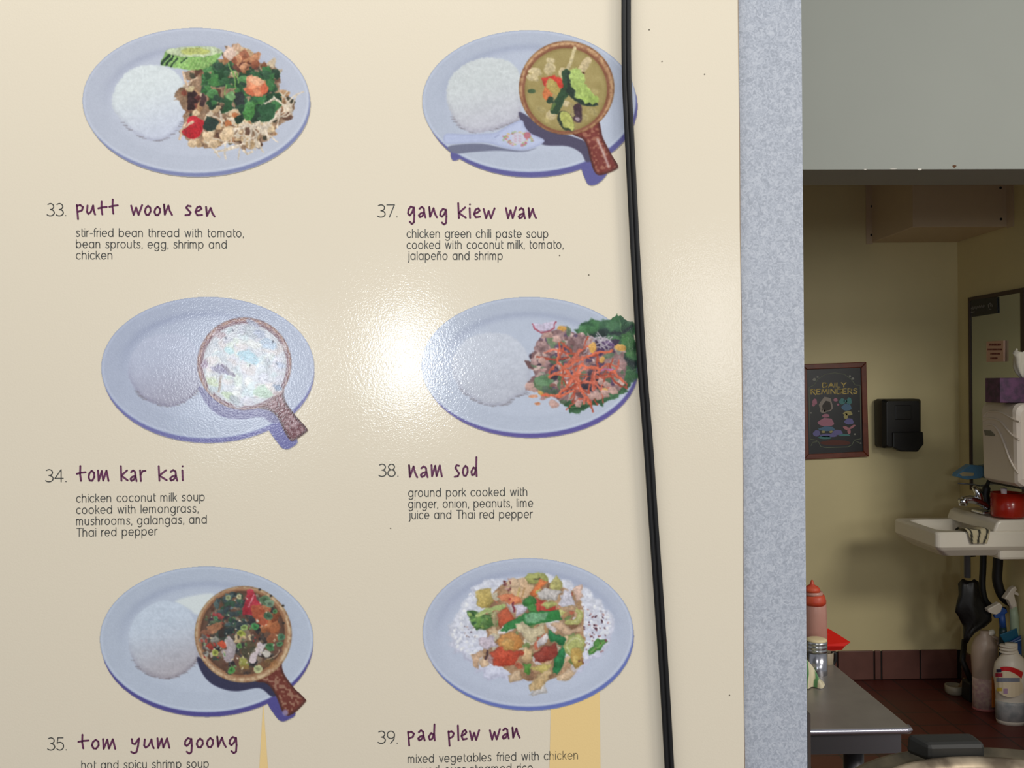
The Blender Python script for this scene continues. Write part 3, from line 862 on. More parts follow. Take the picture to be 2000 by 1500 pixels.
P.fill(jag([(1305, 398), (1345, 380), (1400, 430), (1415, 520), (1460, 580), (1525, 640), (1530, 680), (1490, 696), (1420, 684), (1340, 640), (1295, 540), (1286, 460)], 10, 6, 4), (172, 198, 102), f, mott=18, mscale=36, light=14)
P.fill(round_poly([(1180, 820), (1210, 755), (1285, 770), (1325, 850), (1315, 915), (1265, 920), (1215, 880)]), (38, 52, 34), f); P.fill(round_poly([(1200, 800), (1222, 758), (1285, 772), (1325, 850), (1312, 912), (1275, 905), (1225, 860)]), (182, 186, 96), f, mott=14)
P.fill(round_poly([(1325, 705), (1380, 700), (1394, 780), (1388, 842), (1340, 840), (1300, 790)]), (66, 42, 52), f, mott=16); P.line([(1300, 700), (1322, 800)], 26, (168, 152, 100), f); P.ell(1360, 824, 20, 10, (170, 150, 160), f)
P.to_board(menu, 'dish_picture', 0.0004, PRINT, 'printed plate of green curry in a brown bowl with rice and spoon')

# ---- coconut milk soup
P = Print(180, 560, 2000, 1404)
P.plate(960, 672, 887, 590, (180, 190, 214), (6, 38), (112, 112, 176), extra=([(1455, 1160), (1550, 1310), (1600, 1350), (1660, 1335), (1705, 1270), (1560, 1120)],))
P.rice([(300, 720), (330, 560), (440, 440), (600, 390), (760, 410), (860, 500), (890, 640), (900, 790), (880, 870), (760, 965), (620, 996), (440, 940), (360, 850)], (190, 198, 222), 51, low=(-18, -26, -28), grain=6)
sh = P.part('printed_shadow')
P.fill(round_poly([(890, 830), (905, 900), (970, 1000), (1080, 1080), (1250, 1102), (1400, 1080), (1490, 1130), (1560, 1120), (1480, 1030), (1260, 960), (1050, 900)]), (116, 114, 162), sh, soft=10)
P.handle([(1290, 950), (1390, 1012), (1470, 1028), (1540, 1085), (1600, 1210), (1650, 1280), (1690, 1272), (1775, 1212), (1786, 1178), (1700, 1080), (1622, 980), (1594, 910), (1585, 830), (1450, 860)], (112, 58, 66), (190, 160, 166), 61)
P.bowl(1265, 640, 392, 384, 1268, 648, 348, 342, (172, 132, 118), (126, 88, 100), (206, 210, 220), 71)
f = P.part('soup_vegetables')
P.scatter(blob(1268, 648, 320, 320, 0, 0, 0, 30), 90, [(188, 208, 216), (224, 226, 222), (196, 196, 214), (206, 222, 206), (218, 206, 206), (176, 186, 200)], 18, 54, 14, f, op=.7, soft=16)
for (x, y, rx, ry, c) in ((1290, 585, 90, 50, (160, 204, 224)), (1140, 530, 40, 26, (168, 208, 216)), (1060, 680, 60, 46, (134, 128, 162)), (1120, 710, 54, 26, (110, 100, 140)), (1420, 870, 80, 50, (172, 200, 178)), (1140, 905, 60, 34, (184, 204, 168)), (1460, 470, 70, 50, (176, 196, 220)), (1545, 840, 44, 30, (130, 148, 180)), (1340, 310, 60, 26, (152, 156, 178)), (1000, 790, 50, 40, (190, 204, 170)), (1400, 390, 54, 30, (160, 170, 196)), (1060, 400, 60, 30, (190, 170, 180)), (1190, 940, 50, 26, (150, 160, 170)), (940, 650, 30, 40, (170, 150, 176)), (1560, 650, 40, 30, (180, 190, 216))):
    P.fill(blob(x, y, rx, ry, .4, .3, x), c, f, soft=16, mott=14)
P.line([(1080, 650), (1175, 742)], 26, (104, 88, 120), f); P.line([(1072, 745), (1050, 870)], 20, (150, 130, 116), f)
for (x, y) in ((1170, 360), (1505, 455), (1110, 430), (1390, 770), (1310, 660), (1530, 640)): P.ell(x, y, 9, 9, (70, 76, 96), f)
P.strands(blob(1268, 648, 320, 320, 0, 0, 0, 30), 40, (170, 172, 192), 40, 120, 7, 15, f, op=.6)
P.to_board(menu, 'dish_picture', 0.0004, PRINT, 'printed plate of pale coconut soup in a brown bowl', .5)

# ---- ground pork salad
P = Print(810, 560, 2000, 1362)
P.plate(950, 652, 897, 570, (186, 196, 216), (18, 36), (92, 82, 160), well=(0, -10, .80, .74))
P.rice([(310, 700), (330, 560), (430, 440), (590, 385), (760, 395), (880, 470), (950, 600), (965, 740), (940, 880), (840, 920), (760, 980), (640, 992), (500, 950), (380, 850)], (204, 211, 226), 81, low=(-12, -14, -14))
lt = P.part('lettuce')
P.fill(jag([(1320, 350), (1420, 290), (1610, 282), (1680, 225), (1740, 260), (1812, 315), (1835, 420), (1855, 600), (1858, 700), (1810, 780), (1770, 860), (1660, 930), (1560, 985), (1460, 990), (1380, 1050), (1300, 1045), (1240, 985), (1180, 900), (1300, 700), (1500, 560), (1420, 420)], 14, 5, 4), (44, 92, 52), lt, mott=36, mscale=80, seed=3)
P.scatter([(1330, 350), (1640, 290), (1800, 320), (1850, 640), (1780, 800), (1700, 600), (1500, 430)], 40, [(28, 62, 46), (66, 122, 70), (40, 84, 54), (22, 44, 40)], 20, 52, 18, lt, op=.75, soft=18)
P.fill(blob(1770, 470, 60, 130, -.2, .2, 7), (72, 132, 62), lt, mott=22, op=.8, soft=20)
P.line([(1640, 390), (1740, 380), (1800, 330)], 30, (26, 44, 44), lt, soft=16); P.line([(1700, 600), (1840, 640)], 40, (24, 40, 40), lt, soft=20)
for q in ([(1700, 270), (1720, 380)], [(1780, 440), (1800, 570)], [(1760, 700), (1840, 690)], [(1300, 1000), (1440, 970)]): P.line(q, 9, (116, 160, 104), lt, op=.7)
f = P.part('pork_salad')
mass = jag([(1050, 385), (1250, 355), (1400, 405), (1600, 450), (1740, 520), (1760, 780), (1690, 870), (1560, 930), (1400, 960), (1250, 955), (1130, 920), (1050, 900), (940, 860), (930, 800), (985, 740), (960, 640), (985, 540), (1030, 450)], 18, 9, 4)
P.fill(mass, (150, 116, 116), f, mott=40, mscale=60, seed=5)
P.scatter(mass, 170, [(190, 154, 152), (86, 62, 92), (92, 112, 84), (170, 128, 126), (206, 178, 170), (70, 50, 66), (150, 150, 140), (120, 84, 84)], 11, 30, 24, f)
P.scatter([(1000, 700), (1200, 740), (1250, 900), (1020, 880)], 26, [(60, 46, 60), (90, 120, 80), (70, 90, 70), (150, 100, 90)], 14, 34, 25, f)
P.scatter([(1420, 760), (1560, 760), (1560, 860), (1400, 840)], 18, [(46, 36, 52), (76, 56, 70)], 16, 34, 26, f)
P.scatter([(1500, 460), (1660, 470), (1640, 540), (1520, 540)], 12, [(70, 44, 90), (96, 66, 116), (54, 36, 66)], 16, 34, 28, f)
P.fill(blob(1080, 790, 80, 44, .1, .25, 4), (98, 138, 96), f, mott=26); P.fill(blob(1130, 450, 50, 34, .7, .25, 4), (120, 140, 104), f, mott=22)
P.strands([(1400, 400), (1600, 430), (1640, 500), (1420, 520)], 14, (180, 170, 180), 90, 180, 9, 34, f)
P.strands([(1150, 520), (1400, 520), (1650, 620), (1700, 780), (1500, 860), (1400, 960), (1250, 900), (1130, 760)], 40, (206, 96, 70), 130, 320, 15, 44, f, bend=.6, vary=34)
for q in ([(1120, 750), (1300, 640), (1480, 560), (1640, 530)], [(1180, 920), (1300, 780), (1400, 640)], [(1200, 520), (1180, 620), (1260, 700)], [(1260, 700), (1360, 800), (1450, 970)], [(1130, 735), (1360, 740)], [(1400, 660), (1640, 700), (1730, 780)], [(1060, 900), (1200, 915), (1320, 860)]):
    P.line(q, 20, (226, 106, 70), f)
for (x, y, rx, ry) in ((1480, 505, 30, 46), (1712, 512, 46, 28), (1560, 602, 26, 30), (1582, 860, 24, 21), (1222, 348, 36, 22), (1045, 880, 26, 18)): P.fill(blob(x, y, rx, ry, .2, .08, x), (218, 164, 78), f, light=16)
for (x, y, r) in ((1512, 912, 40), (1588, 890, 42), (1655, 868, 44), (1360, 970, 34), (1160, 975, 44), (1542, 785, 30), (1600, 810, 30), (1466, 915, 30), (960, 830, 40), (1000, 860, 30), (1100, 400, 44), (1180, 440, 40), (1060, 620, 36)): P.fill(blob(x, y, r, r * .8, .4, .2, x), (196, 156, 146), f, mott=18, light=20)
P.line([(1560, 690), (1640, 690)], 12, (190, 110, 180), f); P.ell(1020, 972, 24, 13, (206, 130, 84), f); P.ell(985, 912, 40, 13, (220, 150, 110), f)
ra = P.part('radish_slice')
P.fill(round_poly([(972, 312), (1060, 305), (1176, 290), (1166, 345), (1110, 372), (1050, 382), (992, 350)]), (206, 196, 220), ra, mott=8)
P.line([(974, 315), (992, 350), (1050, 382), (1110, 372), (1164, 345), (1174, 295)], 12, (176, 76, 96), ra)
P.to_board(menu, 'dish_picture', 0.0004, PRINT, 'printed plate of ground pork salad with carrot shreds and lettuce')

# ---- hot and sour shrimp soup
P = Print(180, 1090, 2000, 1404)
P.plate(950, 674, 888, 608, (190, 202, 222), (4, 38), (78, 72, 150), extra=([(1450, 1180), (1520, 1310), (1570, 1356), (1625, 1345), (1690, 1285), (1560, 1130)],))
y = P.part('well_highlight')
P.fill(round_poly([(690, 362), (840, 312), (1010, 300), (930, 420), (870, 470), (800, 420)]), (226, 236, 238), y, soft=24)
P.rice([(300, 700), (320, 560), (420, 430), (570, 358), (720, 375), (820, 460), (860, 600), (880, 760), (870, 860), (760, 960), (600, 1006), (430, 950), (340, 850)], (206, 220, 238), 91, low=(-18, -34, -42))
sh = P.part('printed_shadow')
P.fill(round_poly([(880, 820), (900, 930), (980, 1035), (1100, 1092), (1220, 1106), (1390, 1080), (1490, 1150), (1540, 1120), (1460, 1020), (1260, 980), (1050, 930)]), (44, 44, 78), sh, soft=10)
P.handle([(1270, 960), (1360, 1026), (1430, 1036), (1475, 1065), (1530, 1150), (1580, 1275), (1620, 1312), (1690, 1280), (1765, 1205), (1772, 1170), (1680, 1080), (1602, 975), (1578, 905), (1565, 820), (1430, 860)], (116, 46, 32), (176, 136, 110), 101, None)
P.ell(1605, 1285, 24, 26, (160, 150, 200), len(P.names) - 1, soft=14, op=.8)
P.bowl(1256, 634, 404, 402, 1250, 622, 352, 350, (206, 176, 136), (160, 112, 76), (104, 72, 54), 111)
f = P.part('soup_vegetables')
S = blob(1250, 622, 330, 328, 0, 0, 0, 30)
P.scatter(S, 170, [(60, 50, 44), (80, 70, 60), (120, 84, 60), (54, 66, 56), (96, 60, 44), (130, 110, 90), (44, 40, 44)], 14, 38, 54, f)
P.scatter([(1020, 350), (1240, 290), (1280, 480), (1300, 600), (1160, 640), (1040, 520)], 46, [(60, 78, 82), (84, 104, 110), (44, 58, 60), (50, 84, 62), (70, 92, 90)], 12, 30, 55, f)
P.scatter([(1380, 440), (1540, 480), (1580, 600), (1500, 680), (1400, 600)], 14, [(164, 88, 44), (140, 76, 42), (176, 104, 60)], 24, 50, 56, f)
P.fill(blob(1020, 580, 80, 40, -.4, .2, 3), (164, 110, 76), f, mott=22); P.fill(blob(950, 620, 50, 26, -.3, .2, 4), (150, 96, 70), f)
P.fill(jag([(1290, 275), (1335, 258), (1360, 310), (1396, 380), (1400, 470), (1350, 480), (1240, 470), (1265, 380)], 8, 4, 3), (178, 36, 54), f, mott=26, mscale=50, light=10)
P.fill(round_poly([(1330, 380), (1420, 420), (1460, 520), (1400, 560), (1330, 470)]), (184, 84, 50), f, mott=24); P.line([(1350, 310), (1300, 400)], 8, (230, 160, 170), f, op=.8)
P.scatter([(940, 480), (1060, 440), (1080, 520), (940, 560)], 10, [(160, 60, 60), (70, 40, 60), (90, 110, 80)], 10, 20, 57, f)
P.scatter([(910, 650), (1040, 650), (1080, 760), (960, 840), (910, 760)], 26, [(150, 150, 140), (190, 180, 160), (100, 90, 84), (170, 60, 46)], 10, 22, 58, f)
P.fill(blob(1085, 725, 40, 34, .2, .2, 4), (206, 78, 46), f)
P.line([(1140, 690), (1160, 750), (1135, 830)], 74, (186, 176, 178), f); P.fill(blob(1130, 810, 50, 60, .2, .15, 8), (176, 164, 170), f, mott=22, light=20)
P.line([(1395, 725), (1360, 790), (1335, 850)], 54, (216, 200, 204), f); P.line([(1440, 720), (1400, 800)], 24, (206, 196, 196), f); P.ell(1452, 795, 30, 28, (206, 200, 190), f)
P.scatter([(1200, 650), (1320, 640), (1310, 690), (1190, 700)], 12, [(206, 176, 130), (222, 196, 150)], 8, 14, 59, f)
P.fill(blob(1255, 875, 34, 64, -.3, .15, 6), (156, 156, 70), f, light=18); P.fill(blob(1300, 760, 60, 80, .4, .2, 7), (80, 76, 50), f, op=.7)
P.line(arc(1450, 760, 100, 80, 85, 5, 8), 8, (210, 190, 160), f, op=.8); P.line(arc(1200, 800, 250, 160, 175, 120, 8), 8, (200, 180, 150), f, op=.6)
P.ell(1480, 880, 70, 40, (168, 110, 54), f, op=.6, soft=24); P.ell(1240, 925, 120, 34, (140, 96, 58), f, op=.6, soft=24)
for (x, y, r, c) in ((1266, 580, 28, (150, 178, 96)), (1240, 628, 30, (150, 160, 60)), (1352, 568, 32, (64, 150, 76)), (1024, 786, 26, (160, 170, 70)), (1160, 935, 30, (76, 150, 66)), (1378, 926, 36, (190, 196, 140)), (1222, 732, 28, (84, 140, 64)), (1520, 442, 22, (70, 130, 70)), (1468, 484, 34, (60, 96, 66)), (1440, 350, 46, (84, 116, 80)), (1480, 378, 34, (120, 150, 120)), (1570, 655, 34, (70, 120, 84)), (1480, 735, 38, (60, 120, 66)), (1560, 715, 24, (70, 130, 80)), (1025, 500, 20, (70, 140, 90)), (1130, 330, 24, (150, 160, 110)), (1215, 325, 22, (200, 190, 140))):
    P.ell(x, y, r, r * .9, c, f, rim=tuple(min(255, q + 30) for q in c), rimw=10); P.ell(x, y, r * .4, r * .36, tuple(q * .6 for q in c), f, op=.7)
P.scatter(S, 70, [(220, 206, 170), (206, 190, 160), (180, 60, 50), (90, 140, 80), (230, 220, 200)], 4, 8, 60, f, soft=4)
g = P.part('rim_crumb')
for (x, y) in ((1392, 262), (1486, 314), (1586, 396), (1590, 540)): P.ell(x, y, 12, 10, (50, 40, 30), g)
P.to_board(menu, 'dish_picture', 0.0004, PRINT, 'printed plate of dark spicy soup in a brown bowl')

# ---- vegetables with chicken over rice
P = Print(810, 1080, 2000, 1362)
P.plate(940, 660, 876, 620, (192, 202, 224), (12, 32), (102, 118, 196), well=(0, 0, .86, .82))
P.rice(jag([(270, 650), (330, 540), (400, 420), (500, 270), (680, 215), (900, 200), (1100, 190), (1300, 250), (1500, 360), (1630, 480), (1640, 640), (1600, 800), (1450, 930), (1320, 1020), (1100, 1060), (850, 1070), (640, 1050), (520, 980), (460, 900), (340, 830), (300, 740)], 22, 6, 4), (226, 230, 244), 121, low=(-8, -8, 0), grain=22, edge=False)
rp = len(P.names) - 1
P.scatter([(300, 650), (480, 300), (700, 230), (700, 400), (520, 560), (500, 900), (360, 820)], 120, [(236, 240, 250), (204, 208, 226), (244, 246, 252)], 6, 14, 66, rp, soft=4)
P.scatter([(1380, 420), (1620, 480), (1630, 660), (1420, 900), (1380, 700)], 120, [(236, 240, 250), (204, 206, 222), (244, 246, 252)], 6, 14, 67, rp, soft=4)
f = P.part('stir_fried_vegetables')
P.fill(jag([(600, 380), (760, 240), (1000, 210), (1300, 300), (1390, 420), (1400, 640), (1420, 780), (1350, 980), (1100, 1050), (900, 1060), (680, 930), (560, 880), (600, 720), (560, 600)], 18, 3, 3), (170, 132, 96), f, mott=40, mscale=60, seed=3)
def V(pts, c, mott=20, j=7, light=16, rim=None):
    P.fill(jag(pts, j, int(pts[0][0]), 3), c, f, mott=mott, mscale=46, seed=int(pts[0][0]), light=light, rim=rim if rim else tuple(q * .84 for q in c), rimw=18, soft=7)
def E(cx, cy, rx, ry, c, rot=0, **k):
    V(blob(cx, cy, rx, ry, rot, .16, cx), c, j=3, **k)
P.scatter([(600, 400), (760, 260), (1000, 230), (1300, 310), (1390, 440), (1400, 640), (1400, 780), (1330, 960), (1100, 1030), (900, 1040), (700, 920), (590, 860), (620, 720), (590, 600)], 90, [(214, 178, 138), (206, 196, 170), (190, 150, 104), (150, 110, 80), (216, 206, 206), (120, 140, 80), (196, 100, 70)], 16, 40, 91, f)
E(880, 300, 110, 92, (222, 186, 146)); E(820, 250, 60, 40, (228, 196, 160)); P.line([(870, 290), (860, 380)], 16, (206, 180, 110), f); P.line([(910, 290), (890, 380)], 14, (190, 150, 100), f)
E(1010, 215, 98, 54, (172, 176, 98)); P.line([(1000, 222), (1040, 214)], 10, (60, 50, 40), f)
V([(500, 312), (630, 290), (652, 400), (640, 440), (560, 460), (512, 430)], (200, 176, 96))
V([(950, 340), (1040, 220), (1105, 238), (1050, 300), (985, 380)], (228, 122, 62))
V([(1130, 250), (1180, 178), (1235, 280), (1190, 330), (1120, 290)], (196, 190, 116))
V([(1005, 330), (1080, 290), (1225, 322), (1175, 395), (1050, 385)], (210, 204, 200)); P.line([(1010, 335), (1050, 300)], 14, (190, 186, 110), f)
V([(1195, 430), (1232, 312), (1300, 300), (1335, 440), (1270, 480)], (222, 220, 234))
V([(1310, 300), (1390, 258), (1402, 360), (1350, 410)], (222, 188, 170))
V([(1000, 360), (1060, 400), (1170, 450), (1160, 490), (1010, 480)], (196, 64, 48)); V([(1050, 420), (1150, 400), (1190, 440), (1080, 460)], (190, 192, 112))
V([(680, 362), (800, 330), (905, 400), (830, 440), (745, 420)], (230, 136, 90)); P.ell(790, 378, 14, 10, (200, 80, 60), f)
V([(765, 410), (830, 420), (830, 500), (780, 480)], (206, 190, 190)); P.line([(822, 420), (822, 480)], 20, (130, 40, 56), f)
V([(680, 500), (760, 450), (832, 555), (700, 622)], (200, 90, 54)); V([(640, 500), (670, 480), (690, 600), (670, 620)], (190, 180, 130))
V([(830, 440), (945, 418), (952, 470), (850, 535)], (214, 206, 222))
E(960, 410, 56, 44, (54, 128, 54)); E(980, 465, 40, 34, (64, 140, 58))
V([(440, 490), (500, 480), (640, 520), (662, 590), (570, 642), (520, 640), (455, 560)], (80, 124, 60), mott=34); P.scatter([(445, 500), (640, 540), (560, 630), (500, 600)], 36, [(110, 156, 74), (50, 92, 52), (90, 130, 66), (150, 176, 90)], 8, 20, 71, f)
P.line([(520, 520), (600, 470), (735, 450)], 36, (172, 192, 116), f); P.line([(560, 510), (640, 480)], 10, (206, 216, 150), f)
V([(600, 640), (660, 605), (705, 650), (690, 690)], (220, 190, 150))
V([(1120, 600), (1230, 568), (1300, 640), (1410, 600), (1412, 660), (1250, 685)], (216, 180, 146))
P.line(arc(1290, 520, 85, 62, -160, 100, 12), 44, (192, 192, 112), f); P.line(arc(1290, 520, 85, 62, -150, 80, 12), 12, (214, 214, 150), f, op=.7)
V([(1180, 450), (1340, 440), (1330, 490), (1240, 480)], (206, 170, 130))
V([(710, 650), (745, 590), (870, 530), (910, 500), (1195, 482), (1218, 560), (1060, 590), (870, 610), (770, 660)], (48, 136, 64)); P.fill(blob(1000, 540, 110, 44, -.1, .2, 3), (140, 190, 150), f, mott=30, mscale=20, op=.75, soft=14)
V([(822, 590), (900, 580), (960, 620), (1090, 590), (1060, 690), (970, 745), (905, 690)], (212, 198, 160))
V([(1015, 730), (1095, 665), (1122, 705), (1080, 770), (1020, 790)], (220, 212, 212))
V([(1110, 632), (1265, 712), (1235, 772), (1130, 735)], (36, 132, 72))
E(790, 740, 108, 84, (214, 146, 74)); V([(525, 702), (650, 690), (692, 765), (600, 808), (540, 770)], (216, 202, 216))
V([(620, 830), (700, 770), (800, 815), (905, 820), (830, 935), (660, 948)], (206, 76, 46)); E(770, 765, 60, 50, (222, 168, 90))
V([(985, 850), (1060, 790), (1170, 758), (1200, 860), (1130, 890), (1000, 915)], (154, 56, 40), mott=30)
E(1330, 780, 92, 98, (182, 188, 108)); P.line(arc(1330, 780, 60, 70, 120, 330, 12), 18, (214, 216, 160), f, op=.7); E(1345, 870, 62, 84, (196, 160, 78)); P.ell(1340, 880, 26, 40, (216, 190, 110), f, op=.7)
V([(1140, 1000), (1185, 830), (1230, 772), (1255, 900), (1185, 1010)], (32, 128, 68))
E(938, 848, 42, 66, (222, 186, 136)); V([(960, 965), (1080, 908), (1145, 940), (1080, 1012)], (202, 184, 102))
V([(905, 920), (968, 930), (950, 1012), (910, 1000)], (92, 158, 58))
V([(470, 850), (540, 808), (585, 850), (535, 880), (522, 970), (490, 940)], (222, 184, 150)); E(575, 910, 48, 36, (224, 192, 156)); P.line([(600, 820), (590, 880)], 22, (90, 60, 60), f); V([(610, 850), (660, 870), (650, 930), (610, 890)], (206, 170, 170))
V([(780, 1010), (860, 970), (900, 1050), (790, 1080)], (212, 182, 146)); V([(1165, 1035), (1280, 970), (1352, 980), (1290, 1058), (1200, 1066)], (222, 192, 156))
V([(950, 1180), (1085, 1080), (1102, 1165), (1000, 1190)], (206, 202, 200)); V([(945, 1100), (1040, 1000), (1132, 958), (1120, 1050), (1020, 1140), (960, 1150)], (218, 186, 134), mott=28)
V([(1440, 810), (1520, 708), (1612, 730), (1540, 800), (1450, 852)], (82, 148, 64)); P.line([(1470, 820), (1580, 740)], 14, (130, 186, 90), f, op=.8)
P.scatter([(1380, 430), (1620, 500), (1610, 760), (1500, 880), (1360, 980), (1400, 700)], 50, [(116, 60, 66), (150, 90, 90), (80, 40, 56), (190, 150, 150)], 3, 9, 81, f, soft=4)
P.scatter([(740, 220), (800, 210), (790, 310), (740, 300)], 10, [(120, 60, 60), (200, 160, 150)], 5, 11, 82, f); P.scatter([(380, 560), (520, 620), (500, 720), (400, 700)], 10, [(190, 170, 170), (120, 100, 110)], 4, 8, 83, f)
P.to_board(menu, 'dish_picture', 0.0004, PRINT, 'printed oval plate of mixed vegetables over rice')

# ---- the doubled black cord hanging in front of the menu
cord_m = mat('black_cord', rgb(24, 24, 25), 0.5, spec=0.35)
cp = [(1223, -60), (1223, 0), (1223, 80), (1224, 150), (1226, 200), (1231, 300), (1238, 440), (1244.5, 560), (1253, 700), (1267, 880), (1275, 1000), (1289, 1200), (1299, 1350), (1307.5, 1500), (1312, 1580)]
cord = empty('power_cord', onB(1224, -60, 0.012))
tag(cord, 'doubled black power cord hanging down over the right side of the menu sheet', 'cord')
for s in (-1, 1):
    pts = []
    for (x, y) in cp:
        w = 4.6 if y < 800 else 4.7
        pts.append(onB(x + s * w, y, 0.0068))
    bm = bmesh.new()
    add_tube(bm, smooth_path(pts, 8), 0.00245, 14, side=BN)
    build('strand', bm, cord_m, cord, smooth=True)
bm = bmesh.new()
add_tube(bm, smooth_path([onB(x, y, 0.0060) for x, y in cp], 8), 0.0016, 8, side=BN)
build('web', bm, cord_m, cord, smooth=True)

# ================================================================== the kitchen seen through the opening
YB = onZ(1760, 1326, 0.0).y                 # back wall
XR = onY(1871, 600, YB).x                   # right wall
YH = 2.60                                   # front face of the header
ZC = 2.75
paint = mat('kitchen_paint', rgb(228, 214, 164), 0.55, noise=0.05, nscale=3.0, bump=0.15, bscale=60)
header_paint = mat('header_paint', rgb(160, 163, 154), 0.6, noise=0.03, nscale=4.0, bump=0.1, bscale=80)
ceil_m = mat('kitchen_ceiling', rgb(150, 140, 112), 0.8)
def slab(name, a, b, m, label, cat):
    bm = bmesh.new(); add_box(bm, a, b)
    o = build(name, bm, m); tag(o, label, cat, kind='structure'); return o
slab('wall_back', (-1.75, YB, 0), (XR + .1, YB + .1, ZC), paint, 'yellowish painted back wall of the kitchen', 'wall')
slab('wall_right', (XR, YH + .215, 0), (XR + .1, YB, ZC), paint, 'yellowish painted kitchen wall carrying the mirror and sink', 'wall')
zh = onY(1780, 330, YH).z
hb = onY(1780, 360, YH + .2)
yh2 = onZ(1780, 360.5, zh).y
bm = bmesh.new()
add_prism(bm, [(-1.75, YH, zh + .002), (XR + 1.6, YH, zh - .004), (XR + 1.6, YH, 3.3), (-1.75, YH, 3.3)], (0, yh2 - YH, 0))
o = build('wall_front', bm, header_paint); tag(o, 'pale grey green header wall above the kitchen opening', 'wall', kind='structure')
chip_m = mat('chipped_plaster', rgb(226, 222, 210), 0.8); rust_m = mat('rust_mark', rgb(96, 58, 26), 0.8)
for nm, (x, y), sz, m_ in (('paint_chip', (1796, 331), (.006, .003), chip_m), ('paint_chip', (1690, 331), (.004, .0016), chip_m), ('rust_spot', (1864, 325), (.0055, .004), rust_m), ('paint_chip', (1745, 330), (.010, .0012), chip_m)):
    p = onY(x, y, YH); bm = bmesh.new()
    add_prism(bm, [p + Vector((sz[0] * math.cos(a) * (1 + .3 * math.sin(3 * a)), -.0004, sz[1] * math.sin(a))) for a in [i * .63 for i in range(10)]], (0, .0006, 0))
    build(nm, bm, m_, o)
slab('wall_front_right', (XR + .1, YH, 0), (XR + 1.6, YH + .2, zh), header_paint, 'wall return to the right of the kitchen opening', 'wall')
slab('wall_far_left', (-1.85, YH, 0), (-1.75, YB + .1, ZC), paint, 'left end wall of the kitchen', 'wall')
slab('ceiling', (-1.75, yh2, ZC), (XR + .1, YB + .1, ZC + .05), ceil_m, 'dim kitchen ceiling', 'ceiling')

# quarry tile floor and base tiles
floor_m = bpy.data.materials.new('quarry_tile'); floor_m.use_nodes = True
nt = floor_m.node_tree; b = nt.nodes['Principled BSDF']; b.inputs['Roughness'].default_value = .45
tc = nt.nodes.new('ShaderNodeTexCoord'); br = nt.nodes.new('ShaderNodeTexBrick')
br.offset = 0.0; br.inputs['Scale'].default_value = 1.0
br.inputs['Brick Width'].default_value = .15; br.inputs['Row Height'].default_value = .15; br.inputs['Mortar Size'].default_value = .004
br.inputs['Color1'].default_value = rgb(96, 38, 30); br.inputs['Color2'].default_value = rgb(82, 34, 27); br.inputs['Mortar'].default_value = rgb(48, 30, 26)
nt.links.new(tc.outputs['Object'], br.inputs['Vector']); nt.links.new(br.outputs['Color'], b.inputs['Base Color'])
slab('floor', (-2.6, -0.6, -.05), (XR + 1.6, YB + .1, 0), floor_m, 'dark red quarry tile floor', 'floor')
tile_m = mat('base_tile', rgb(120, 78, 68), 0.45, noise=.15, nscale=12)
grout_m = mat('dark_grout', rgb(40, 34, 32), 0.9)
zt_b = onY(1760, 1269, YB).z
bm = bmesh.new()
xs = [onY(px, 1300, YB - .012).x for px in (1560, 1636, 1708, 1722, 1798, 1872)]
xs = [xs[0] - .45, xs[0] - .22] + xs
gm = bmesh.new(); add_box(gm, (-1.75, YB - .004, 0), (XR, YB, zt_b - .004))
for a, c in zip(xs, xs[1:]): add_box(bm, (a + .004, YB - .012, .002), (c - .004, YB - .0005, zt_b))
bo = build('baseboard_back', bm, tile_m, bevel=.003); tag(bo, 'reddish brown tile skirting along the back wall', 'baseboard', kind='structure')
build('grout', gm, grout_m, bo)
bm = bmesh.new(); y = YB - .02
while y > 3.0:
    add_box(bm, (XR - .012, y - .22, .002), (XR, y - .006, zt_b)); y -= .226
o = build('baseboard_right', bm, tile_m, bevel=.003); tag(o, 'reddish brown tile skirting below the sink', 'baseboard', kind='structure')

# ---- boxed duct in the top corner
duct_m = mat('duct_paint', rgb(212, 190, 160), 0.5)
screw_m = mat('screw_head', rgb(60, 56, 52), 0.4, 0.7)
zd = onY(1712, 474, YB).z
pf = onZ(1783, 444, zd); yd, xd = pf.y, pf.x
duct = empty('duct_cover', (xd, yd, zd)); tag(duct, 'boxed beige duct cover mounted in the upper corner of the kitchen', 'duct')
bm = bmesh.new(); add_box(bm, (xd, yd, zd), (XR - .001, YB - .001, ZC - .005)); build('box', bm, duct_m, duct, bevel=.004)
xl = onY(1691, 440, YB).x
bm = bmesh.new(); add_box(bm, (xl, YB - .006, zd - .008), (xd + .004, YB - .001, ZC - .005)); build('flange', bm, duct_m, duct)
bm = bmesh.new(); add_box(bm, (XR - .005, yd - .05, zd - .006), (XR - .001, yd, ZC - .005)); build('flange', bm, duct_m, duct)
for (x, y, Y) in ((1703, 403, YB - .006), (1702, 459, YB - .006), (1954, 367, yd), (1955, 428, yd)):
    bm = bmesh.new(); add_lathe(bm, onY(x, y, Y) + Vector((0, .002, 0)), [(.006, 0), (.006, .004), (.003, .006)], 12, (0, -1, 0)); build('screw', bm, screw_m, duct)

